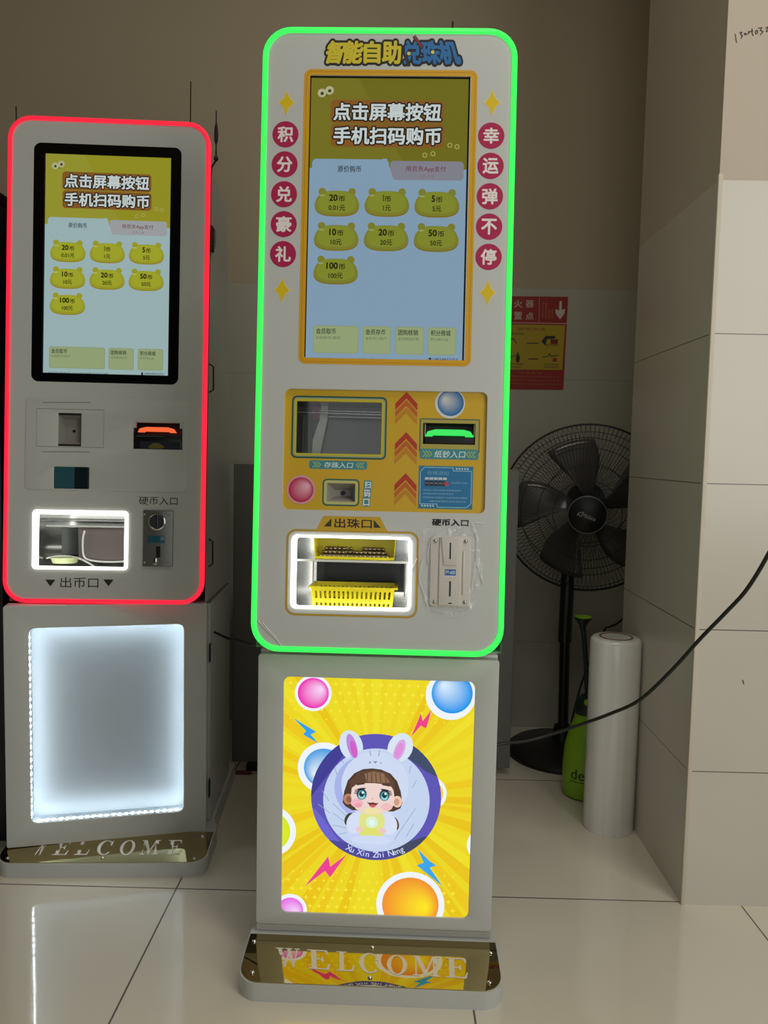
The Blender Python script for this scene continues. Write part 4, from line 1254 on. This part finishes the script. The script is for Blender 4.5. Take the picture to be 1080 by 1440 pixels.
on_face(obj('screen_bezel', plate([rr(grow(LFR, .0006), .016), rr(LSC, .001)], .0010, .006), mat('black_glass', '060606', 0.12), LK), LM)
ui = Flat(0.00008)
TRc = (-0.1410,0.5116,0.1333,0.9992)
cardsL = [((0.0457,0.9213,0.4934,0.9146)[0], (0.4934,0.9146)[0], '会员取币', '扫码取币/提币'), ((0.5207,0.9142)[0], (0.7246,0.9111)[0], '团购核销', '支持美团抖音'), ((0.7554,0.9107)[0], (0.9611,0.9076)[0], '积分商城', '积分换礼品')]
screen_ui(ui, TRc, ('8c7a1a', '949426', '999f28', 'b0b468'), '95adae', cardsL, '8f8e2e', '8d8a22', '979a9c', '15332144(8.02.11prod) 03月17日17:28')
on_face(obj('screen', ui.build('tmp', DISPLAY, None, .004).data, None, LK), LM)
bpy.data.objects.remove(bpy.data.objects['tmp'])
lp = Flat(0.0001)
lp.text('硬币入口', (0.0744,0.2231,0.1602,0.2407), '1d1c19', 2, 0)
lp.build('coin_caption', INK, lface, -.0002); lp = Flat(0.0001)
lp.text('出币口', (-0.0958,0.0348,-0.0121,0.0584), '26261f', 2, 0)
lp.poly([(-0.1287,0.0523), (-0.1066,0.0522), (-0.1176,0.0372)], '2b2d28', 2); lp.poly([(-0.0014,0.0543), (0.0214,0.0543), (0.0100,0.0392)], '2b2d28', 2)
lp.build('outlet_caption', INK, lface, -.0002)
pan = on_face(obj('access_panel', plate([rr((-0.1760,0.2519,0.1790,0.4582), .010), rr(grow(LCM, .0005), .002), rr(grow(LLC, .0005), .003), rr(grow(LBW, .0006), .001)], -.0012, .0014, bev=.0004), PAINT, LK), LM)
tr_ = bmesh.new()
sr_ = (-0.1517,0.3483,-0.0048,0.4319)
for L in ([(sr_[0], -.0012, sr_[3]), (sr_[2], -.0012, sr_[3]), (sr_[2], -.0012, sr_[1]), (sr_[0], -.0012, sr_[1])],):
    tube_bm(tr_, L, .0005, 4, closed=True)
for a, b in (((-0.1395,0.4457), (-0.0347,0.4482)), ((-0.1382,0.3366), (-0.0355,0.3381))):
    tube_bm(tr_, [(a[0], -.0012, a[1]), (b[0], -.0012, b[1])], .0007, 4)
obj('groove_line', from_bm(tr_), mat('groove_shadow', '5b5a55', 0.7), pan)
ls = on_face(obj('code_scanner', recess((LCM[0], LCM[1]+.004, LCM[2], LCM[3]-.004), .002, .018, .009), mat('scanner_silver', '8c8880', 0.4), LK), LM)
obj('end_cap', box(LCM[0], LCM[2], .0002, .01, LCM[1], LCM[1]+.0045, .001), BLACKM, ls)
obj('end_cap', box(LCM[0], LCM[2], .0002, .01, LCM[3]-.0045, LCM[3], .001), BLACKM, ls)
obj('lens', lathe([(.0032, 0), (.0032, .002), (1e-6, .0025)], 16, axis='Y', cx=(LCM[0]+LCM[2])/2+.004, cy=.018, cz=(LCM[1]+LCM[3])/2-.0015), BLACK, ls)
lc = Flat(.0001); lc.rect(LLC, '16292c', 1)
xm = LLC[0]+(LLC[2]-LLC[0])*.58
lc.rect((LLC[0], LLC[1], xm, LLC[3]), '1f3f46', 1.2); lc.rect((xm, LLC[1], LLC[2]-.004, LLC[3]), '0d1719', 1.3)
lcd = on_face(lc.build('status_display', print_mat('lcd_glass', emit=.35, rough=.12, base=1.0), LK, .0015), LM)
lb_ = on_face(obj('bill_slot', recess(LBW, .002, .05), BLACK, LK), LM)
lb_['label'] = 'black banknote slot with orange lamp'
bx0, bz0, bx1, bz1 = LBW
obj('lamp_lip', lip(bx0+.008, bx1-.016, bz0+.0385, bz0+.050, .006), ORANGESLOT, lb_)
obj('lower_jaw', box(bx0+.002, bx1-.002, .004, .03, bz0+.001, bz0+.033, .001), BLACK, lb_)
st = Flat(.0001)
st.rect((bx0+.014, bz0+.001, bx1-.006, bz0+.018), '141a30', 1)
st.poly([(bx0+.032, bz0+.005), (bx0+.043, bz0+.014), (bx0+.056, bz0+.014), (bx0+.069, bz0+.006), (bx0+.062, bz0+.002), (bx0+.036, bz0+.002)], '6a6218', 2)
st.rect((bx0+.006, bz0+.0285, bx0+.066, bz0+.0300), '4a5a4c', 2)
st.build('slot_sticker', INK, lb_, .0038)
lout = on_face(obj('coin_outlet', chute_mesh(grow(LOUT, .006), .004, .11), bpy.data.materials['satin_steel'], LK), LM)
lout['label'] = 'polished steel coin outlet niche'
obj('glowing_frame', plate([rr((-0.1576,0.0761,0.0512,0.2070), .007), rr(LOUT, .003)], -.003, .0075, bev=.002), WHITELED, lout)
ox0, oz0, ox1, oz1 = LOUT
obj('cross_bar', box(ox0-.004, ox1+.004, .05, .054, oz1-.030, oz1-.026, .001), mat('bar_white', 'c8cac4', 0.4), lout)
obj('cross_bar', box(ox0-.004, ox1+.004, .07, .074, oz1-.014, oz1-.011, .001), mat('bar_grey', '8a8c86', 0.3), lout)
obj('tilted_chute', plate([[(ox0+.068, oz0+.012), (ox1, oz0+.006), (ox1, oz1-.03), (ox0+.066, oz1-.03)]], .06, .003), mat('pinkish_steel', '8d8280', 0.2, .2), lout)
obj('dark_flap', box(ox0+.02, ox0+.062, .085, .088, oz0+.02, oz1-.032), mat('dark_flap_grey', '4a4e4b', 0.25), lout)
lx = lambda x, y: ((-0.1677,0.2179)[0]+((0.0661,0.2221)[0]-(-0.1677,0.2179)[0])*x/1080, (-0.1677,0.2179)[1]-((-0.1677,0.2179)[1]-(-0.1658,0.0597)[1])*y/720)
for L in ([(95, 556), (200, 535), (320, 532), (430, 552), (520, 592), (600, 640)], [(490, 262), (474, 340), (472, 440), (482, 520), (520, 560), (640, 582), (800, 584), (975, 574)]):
    obj('ring_reflection', tube(spline([(lx(*p)[0], .052, lx(*p)[1]) for p in L], 6), .0022, 8), mat('ring_reflection_white', 'f4f4f0', 0.3), lout)  # reflections of the glowing frame in the steel, modelled as white tubes
tk = obj('coin_cup', lathe([(.026, 0), (.030, .010), (.031, .013), (.027, .013), (.024, .004), (1e-6, .003)], 28, cx=ox0+.042, cy=.045, cz=oz0+.004), mat('pale_green_cup', 'd8e0a8', 0.4), lout)
# coin acceptor of brushed metal
LCA = (0.0851,0.0849,0.1515,0.2113)
lcoin = on_face(obj('coin_acceptor', plate([rr(LCA, .002)], -.0045, .005, bev=.001), mat('satin_metal', '8b8b86', 0.34, .7), LK), LM)
lcoin['label'] = 'satin metal coin acceptor with round inlet'
c = (0.1160,0.1857)
obj('round_inlet', lathe([(.0195, 0), (.0195, .0035), (.017, .0042), (.016, .0015), (1e-6, .0015)], 32, axis='Y', cx=c[0], cy=-.0045, cz=c[1]), CHROME, lcoin)
obj('coin_slot', box(c[0]-.0016, c[0]+.0016, -.0072, -.0058, c[1]-.013, c[1]+.014), BLACK, lcoin)
k = (0.0957,0.1382,0.1340,0.1542)
obj('count_display', box(k[0], k[2], -.006, -.0046, k[1], k[3], .0004), mat('teal_lcd', '1c3a40', 0.1, emit='143038', strength=.6), lcoin)
k = (0.1152,0.1055,0.1244,0.1306)
obj('coin_slot', box(k[0], k[2], -.0056, -.0046, k[1], k[3]), BLACK, lcoin)
k = (0.1087,0.0892,0.1183,0.1050)
obj('return_lever', box(k[0], k[2], -.010, -.0046, k[1], k[3], .001), CHROME, lcoin)
for c in ((0.0887,0.2012), (0.1425,0.2018), (0.0903,0.0935), (0.1431,0.0953)):
    obj('screw', dome_screw(.0026), STEEL, lcoin, (c[0], -.0045, c[1]))

# ================================================================== other things around
# dark cabinet cut by the left frame edge
nk = thing('dark_cabinet', (-1.13, 1.95, 0), 0, 'dark navy cabinet cut off by the left frame edge, beside the red-lit kiosk', 'cabinet')
obj('body', box(-.235, .235, -.2, .25, 0, 1.48, .006), mat('navy_paint', '171b26', 0.35), nk)
obj('top_cap', box(-.238, .238, -.205, .252, 1.48, 1.505, .004), mat('black_cap', '0a080c', 0.4), nk)
# pale board standing behind the middle kiosk
gk = thing('partition_board', (-.03, 2.215, 0), 0, 'plain grey partition board standing behind the green-lit kiosk', 'board')
obj('panel', box(-.425, .395, -.012, .012, .02, .90, .004), mat('grey_board', '6e6e68', 0.6), gk)
for x in (-.36, .33):
    obj('foot', box(x-.02, x+.02, -.03, .03, 0, .022, .004), BLACKM, gk)

# red marker lying on the floor
pm = (-0.4167,2.2257,0.0000)
mk = thing('marker_pen', (pm[0], 2.165, .006), 0, 'dark red pen with a white tip on the floor between the two kiosks', 'pen')
obj('barrel', tube([(-.018, 0, 0), (.028, 0, 0)], .0058, 12), mat('dark_red_plastic', '5a1420', 0.3), mk)
obj('tip', tube([(-.030, 0, 0), (-.024, 0, 0), (-.018, 0, 0)], [.0018, .0036, .005], 10), mat('white_tip', 'd8d2cc', 0.4), mk)

# extinguisher notice on the rear wall
sg = thing('wall_notice', (0, 2.618, 0), 0, 'red and yellow fire extinguisher notice taped on the rear wall above the fan', 'notice')
pa = (0.3171,1.4714); pb = (0.5754,1.4734); pc = (0.5710,1.1661); pd = (0.3136,1.1633)
bm = bmesh.new()
f = bm.faces.new([bm.verts.new((p[0], 0, p[1])) for p in (pd, pc, pb, pa)])
e = bmesh.ops.extrude_face_region(bm, geom=[f])
for v in e['geom']:
    if isinstance(v, bmesh.types.BMVert): v.co.y = .0015
bmesh.ops.recalc_face_normals(bm, faces=bm.faces)
obj('sheet', from_bm(bm), mat('notice_red', '9a1d16', 0.5), sg)
nf = Flat(.0003)
nf.line([(0.3174,1.3845), (0.5764,1.3852)], .0028, 'c8a08c', 1)
nf.line([(0.4796,1.4719), (0.4817,1.3864)], .0022, 'b8806a', 1)
for ch, r in (('灭', (0.3555,1.4338,0.3849,1.4602)), ('火', (0.3950,1.4346,0.4239,1.4598)), ('器', (0.4339,1.4353,0.4614,1.4600)), ('放', (0.3556,1.3949,0.3850,1.4215)), ('置', (0.3963,1.3957,0.4247,1.4209)), ('点', (0.4353,1.3954,0.4623,1.4207))):
    nf.text(ch, r, 'cdb8a8', 2, .02)
nf.poly([(0.5470,1.4589), (0.5546,1.4590), (0.5557,1.4300), (0.5660,1.4335), (0.5652,1.4185), (0.5507,1.3985), (0.5347,1.4189), (0.5342,1.4329), (0.5468,1.4275)], 'd2c6bc', 2)
for k, (x, y0, y1) in enumerate(((763.4, 425, 448), (768, 426, 447), (772.5, 436, 449), (777, 437, 449))):
    nf.line([((0.4921,1.4546)[0]+k*.0105, (0.4912,1.4522)[1]-(0 if k < 2 else .022)), ((0.4921,1.4546)[0]+k*.0105+.001, (0.4931,1.4007)[1])], .002, 'b07a2a', 2)
    nf.line([((0.4921,1.4546)[0]+k*.0105, (0.4912,1.4522)[1]-(0 if k < 2 else .022)), ((0.4921,1.4546)[0]+k*.0105+.005, (0.4912,1.4522)[1]-(.004 if k < 2 else .026))], .002, 'b07a2a', 2)
nf.poly([(0.3200,1.3786), (0.5686,1.3796), (0.5647,1.2315), (0.3175,1.2285)], 'b39a10', 1)
nf.text('使用方法', (0.4084,1.3601,0.5041,1.3704), 'a04a14', 2, .01)
nf.text('适用范围及说明', (0.3590,1.3455,0.4307,1.3526), '4a4010', 2)
for a, b in (((0.4436,1.3175), (0.4808,1.3186)), ((0.4502,1.2656), (0.4812,1.2663))): nf.line([a, b], .0032, '2a2410', 2)
nf.line(spline([(*(0.3859,1.3305), 0), (*(0.3978,1.3321), 0), (*(0.4078,1.3191), 0)], 5) and [(0.3859,1.3305), (0.3978,1.3317), (0.4078,1.3177)], .003, '2a2410', 2)
nf.poly([(0.4911,1.3240), (0.5047,1.3431), (0.5356,1.3442), (0.5383,1.3358), (0.5098,1.3329), (0.5059,1.3116)], '26220f', 2)
nf.rect((0.5218,1.3171,0.5462,1.3331), '7a2014', 2)
nf.poly([(0.4072,1.2672), (0.4136,1.2897), (0.4214,1.2698), (0.4195,1.2542), (0.4100,1.2540)], '26220f', 2); nf.line([(0.3903,1.2716), (0.4116,1.2776)], .0024, '26220f', 2)
nf.line([(0.4977,1.2741), (0.5143,1.2754), (0.5212,1.2845), (0.5253,1.2752), (0.5476,1.2803)], .0026, '26220f', 2)
nf.rect((0.5312,1.2580,0.5451,1.2705), 'a02018', 2)
for (x0_, y0_), (x1_, y1_) in (((0.5059,1.3097), (0.5500,1.3167)), ((0.5035,1.2454), (0.5510,1.2525)), ((0.5038,1.2364), (0.5513,1.2435)), ((0.3864,1.2450), (0.4340,1.2521)), ((0.3867,1.2346), (0.4248,1.2415))):
    nf.text('操作步骤说明', (x0_, y0_, x1_, y1_), '4c420f', 2)
for i, (r, t) in enumerate((((0.4206,1.2159,0.4974,1.2224), '注意事项'), ((0.3875,1.2047,0.5552,1.2099), '使用前请检查压力表指针是否正常'), ((0.3879,1.1924,0.5557,1.1976), '定期检查灭火器有效期并登记保养'), ((0.3884,1.1793,0.5657,1.1848), '严禁挪用及遮挡消防器材违者处罚'))):
    nf.text(t, r, 'a8784e', 2)
nf.build('notice_print', INK, sg, -.0002)

# pedestal fan in the nook behind the pillar
FANB = (.560, 2.385)
fan = thing('pedestal_fan', (FANB[0], FANB[1], 0), 0, 'black pedestal fan with a round wire cage in the nook beside the pillar', 'fan')
FB = mat('fan_black', '0c0c0d', 0.4)
obj('base', lathe([(.175, 0), (.175, .012), (.16, .024), (.08, .038), (.035, .05), (.028, .09), (1e-6, .09)], 40), FB, fan)
obj('pole', tube([(0, 0, .05), (-.004, 0, .30), (-.006, 0, .42)], .016, 12), FB, fan)
obj('pole_sleeve', tube([(-.006, 0, .36), (-.002, .01, .52), (0, .02, .68)], [.021, .021, .019], 12), FB, fan)
hubw = (0.5651,2.3000,0.7482)
rimw = (0.5938,2.3350,0.7816)
hw_ = Vector(hubw); rw_ = Vector(rimw)
ax = (hw_ - Vector((rw_.x, rw_.y+.035, rw_.z)))
ax = Vector((-.20, -.93, -.16)).normalized()      # the way the fan faces
q = ax.to_track_quat('Z', 'Y')
FHM = Matrix.Translation((rw_.x-FANB[0], rw_.y-FANB[1], rw_.z)) @ q.to_matrix().to_4x4()
RC_ = .259
def cage(front):
    bm = bmesh.new()
    n = 116
    prof = [(.050, .064), (.09, .060), (.15, .052), (.20, .041), (.238, .022), (RC_, 0)] if front else [(RC_, -.004), (.245, -.045), (.20, -.075), (.12, -.09), (.06, -.092)]
    for k in range(n):
        a = 2*PI*k/n
        sw = .16 if front else -.16
        pts = []
        for r_, h_ in prof:
            b = a + sw*(RC_-r_)/RC_
            pts.append((r_*math.cos(b), r_*math.sin(b), h_))
        tube_bm(bm, pts, .00085, 3, cap=False)
    for r_, h_, tr in ((RC_, 0, .0030), (.24, .0195, .0011), (.195, .0425, .0011), (.145, .0530, .0011), (.10, .059, .0011)) if front else ((RC_, -.004, .0028), (.21, -.07, .0012), (.13, -.088, .0012)):
        tube_bm(bm, [(r_*math.cos(2*PI*i/72), r_*math.sin(2*PI*i/72), h_) for i in range(72)], tr, 5, closed=True)
    return from_bm(bm, sm=60)
WIRE = mat('cage_wire_black', '0a0a0a', 0.45)
fg = on_face(obj('front_cage', cage(True), WIRE, fan), FHM)
on_face(obj('rear_cage', cage(False), WIRE, fan), FHM)
em = on_face(obj('hub_badge', lathe([(.058, .058), (.058, .068), (.052, .073), (1e-6, .076)], 40), FB, fan), FHM)
rg = bmesh.new(); tube_bm(rg, [(.056*math.cos(2*PI*i/56), .056*math.sin(2*PI*i/56), .0715) for i in range(56)], .0013, 6, closed=True)
ro = obj('silver_ring', from_bm(rg, sm=60), mat('badge_silver', '8c8c88', 0.4, .6), em)
def badge_text():
    bm = bmesh.new()
    vs, fs = glyphs('Midea', .01)
    xa, xb = min(v[0] for v in vs), max(v[0] for v in vs)
    s = .042/(xb-xa)
    V = []
    rot = R(-17)
    for x, y in vs:
        X, Y = (x-(xa+xb)/2)*s, (y-.35)*s
        X, Y = X*math.cos(rot)-Y*math.sin(rot), X*math.sin(rot)+Y*math.cos(rot)
        V.append(bm.verts.new((X+.004, Y-.004, .0775)))
    for f in fs:
        try: bm.faces.new([V[i] for i in f])
        except Exception: pass
    # the swoosh in front of the name
    for (r0, r1, a0, a1) in ((.0125, .0155, 70, 190), (.0085, .0105, 150, 250)):
        P_ = [(-.014+r*math.cos(R(a)), .001+r*.6*math.sin(R(a))) for r, seq in ((r1, range(a0, a1+1, 12)), (r0, range(a1, a0-1, -12))) for a in seq]
        bm.faces.new([bm.verts.new((x, y, .0775)) for x, y in P_])
    return from_bm(bm)
obj('brand_lettering', badge_text(), mat('badge_print', 'a8a8a4', 0.5), em)
mot = on_face(obj('motor_housing', lathe([(1e-6, -.17), (.045, -.165), (.06, -.14), (.062, -.10), (.05, -.085), (.02, -.08), (.02, .03), (.05, .035), (.05, .05), (1e-6, .052)], 28), FB, fan), FHM)
BL_ = mat('smoky_blade', '57524e', 0.18)
for k in range(5):
    bm = bmesh.new()
    a0 = R(90 + 72*k)
    G_ = {}
    nu, nv = 8, 6
    for i in range(nu+1):
        r_ = .045 + .17*i/nu
        wdt = R(30 + 14*math.sin(PI*min(1, i/nu*.8)))
        for j in range(nv+1):
            b = a0 + wdt*(j/nv-.5) + R(16)*(i/nu)
            G_[i, j] = bm.verts.new((r_*math.cos(b), r_*math.sin(b), .006 + .030*(j/nv-.5) - .004*(i/nu)))
    for i in range(nu):
        for j in range(nv): bm.faces.new((G_[i, j], G_[i+1, j], G_[i+1, j+1], G_[i, j+1]))
    on_face(obj('blade', solid(from_bm(bm, sm=60), .0016), BL_, fan), FHM)
cordp = [(0.6495,2.3000,0.4106), (0.6543,2.2600,0.4372), (0.6631,2.2200,0.4549), (0.6669,2.1800,0.4764), (0.6723,2.1600,0.4931)]
obj('power_cord', tube(spline([(p[0]-FANB[0], p[1]-FANB[1], p[2]) for p in [(.57, 2.36, .06), (.60, 2.33, .25)]] + [(p[0]-FANB[0], p[1]-FANB[1], p[2]) for p in cordp], 6), .003, 6), BLACKM, fan)

# pressure sprayer
spx = (0.5545,2.0750,0.0407)
sp = thing('sprayer', (spx[0], 2.09, 0), 0, 'lime green pressure sprayer bottle standing between the fan and the film roll', 'spray bottle')
LIME = mat('lime_plastic', '86b81c', 0.35)
DKG = mat('dark_green_plastic', '12231c', 0.35)
body = obj('bottle', lathe([(.045, 0), (.056, .006), (.060, .02), (.060, .09), (.056, .14), (.044, .19), (.030, .225), (.027, .24), (1e-6, .24)], 40), LIME, sp)
dt = Flat(.0001)
def deli():
    bm = bmesh.new()
    vs, fs = glyphs('deli', .02)
    xa, xb = min(v[0] for v in vs), max(v[0] for v in vs)
    s = .056/(xb-xa)
    V = []
    for x, y in vs:
        ang = ((x-xa)*s-.040)/.0605 + R(-12)
        V.append(bm.verts.new((.0605*math.sin(ang), -.0605*math.cos(ang), .062+y*s)))
    for f in fs:
        try: bm.faces.new([V[i] for i in f])
        except Exception: pass
    for k in range(12):
        a0, a1 = R(-52+k*5), R(-52+(k+1)*5)
        bm.faces.new([bm.verts.new((.0604*math.sin(a), -.0604*math.cos(a), z)) for a, z in ((a0, .054), (a1, .054), (a1, .0562), (a0, .0562))])
    return from_bm(bm)
obj('bottle_lettering', deli(), mat('dark_print', '1a2a10', 0.5), body)
obj('collar', lathe([(.031, .232), (.033, .236), (.033, .262), (.026, .275), (.012, .285), (1e-6, .285)], 28), DKG, sp)
nz = obj('nozzle', tube([(0, 0, .268), (-.01, -.03, .275), (-.012, -.046, .277)], [.010, .009, .008], 12), DKG, sp)
obj('nozzle_tip', tube([(-.012, -.046, .277), (-.0125, -.052, .2775)], .0085, 14), mat('lime_tip', '9ccf3a', 0.35), nz)
ht = (0.5338,2.0900,0.5007)
obj('pump_rod', tube([(0, 0, .28), ((ht[0]-spx[0])*.5, 0, .40), (ht[0]-spx[0], 0, ht[2]-.012)], [.0065, .0068, .0072], 12), DKG, sp)
obj('pump_handle', lathe([(.007, -.034), (.011, -.020), (.020, -.008), (.0235, -.004), (.0235, 0), (1e-6, .0015)], 28, cx=ht[0]-spx[0], cz=ht[2]), DKG, sp)
obj('handle_cap', lathe([(.0225, .0005), (.0225, .003), (1e-6, .004)], 28, cx=ht[0]-spx[0], cz=ht[2]), LIME, sp)

# stretch film roll
rp = (0.5666,1.8998,0.0000)
rl = thing('stretch_film_roll', (rp[0]+.004, rp[1]+.004, 0), 0, 'upright roll of clear stretch film with a brown core beside the pillar', 'film roll')
def rollmat():
    m = mat('wound_film', 'c9c5ba', 0.22, spec=0.6)
    nt = m.node_tree; N = nt.nodes; L = nt.links
    b = N['Principled BSDF']
    tc = N.new('ShaderNodeTexCoord'); mp = N.new('ShaderNodeMapping'); mp.inputs['Scale'].default_value = (60, 60, 1.2)
    n = N.new('ShaderNodeTexNoise'); n.inputs['Scale'].default_value = 1.0; n.inputs['Detail'].default_value = 3
    cr = N.new('ShaderNodeMix'); cr.data_type = 'RGBA'
    cr.inputs['A'].default_value = (*lin('d9d7cf'), 1); cr.inputs['B'].default_value = (*lin('faf8f2'), 1)
    L.new(tc.outputs['Object'], mp.inputs[0]); L.new(mp.outputs[0], n.inputs['Vector']); L.new(n.outputs['Fac'], cr.inputs['Factor'])
    L.new(cr.outputs['Result'], b.inputs['Base Color'])
    bp = N.new('ShaderNodeBump'); bp.inputs['Strength'].default_value = .12; bp.inputs['Distance'].default_value = .002
    L.new(n.outputs['Fac'], bp.inputs['Height']); L.new(bp.outputs[0], b.inputs['Normal'])
    b.inputs['Coat Weight'].default_value = .5; b.inputs['Coat Roughness'].default_value = .1
    return m
RT = .492
obj('film', lathe([(.041, .004), (.061, .0), (.0625, .004), (.0625, RT-.012), (.060, RT-.004), (.054, RT), (.041, RT)], 56), rollmat(), rl)
obj('core', lathe([(.041, .004), (.041, RT+.001), (.037, RT+.001), (.037, RT-.10), (1e-6, RT-.10)], 40), mat('cardboard_core', '6b3f2c', 0.8), rl)

# black cable hanging across from the right
cb = [(.2090, 1.64, .298)] + [(0.2549,1.6600,0.3022), (0.3128,1.6600,0.3109), (0.3717,1.6600,0.3293), (0.4283,1.6400,0.3594), (0.4772,1.6000,0.3975), (0.5192,1.5500,0.4441), (0.5629,1.5000,0.5218), (0.5952,1.4500,0.5976), (0.6177,1.4000,0.6580), (0.6309,1.3500,0.7107), (0.6402,1.3000,0.7795), (0.6438,1.2500,0.8535), (0.6456,1.1800,0.9803)]
_rad = [.0034, .0034, .0034, .0034, .0034, .0035, .0036, .0037, .0038, .0038, .0038, .0038, .0038, .0038]
pts = spline(cb, 8)
cbo = obj('cable', tube(pts, .0036, 10), mat('cable_rubber', '15130f', 0.45))
tag(cbo, 'black power cable drooping across the pillar and film roll to the green-lit kiosk', 'cable')
c2 = obj('cable', tube(spline([(-.4200, 1.82, .50), (-0.3802,1.8000,0.4898), (-0.3551,1.7600,0.4984), (-0.3259,1.7200,0.5006), (-0.2878,1.6600,0.5084), (-0.2672,1.6300,0.5134), (-.2340, 1.62, .485)], 6), .0032, 8), bpy.data.materials['cable_rubber'])
tag(c2, 'short black cable strung between the two kiosks', 'cable')
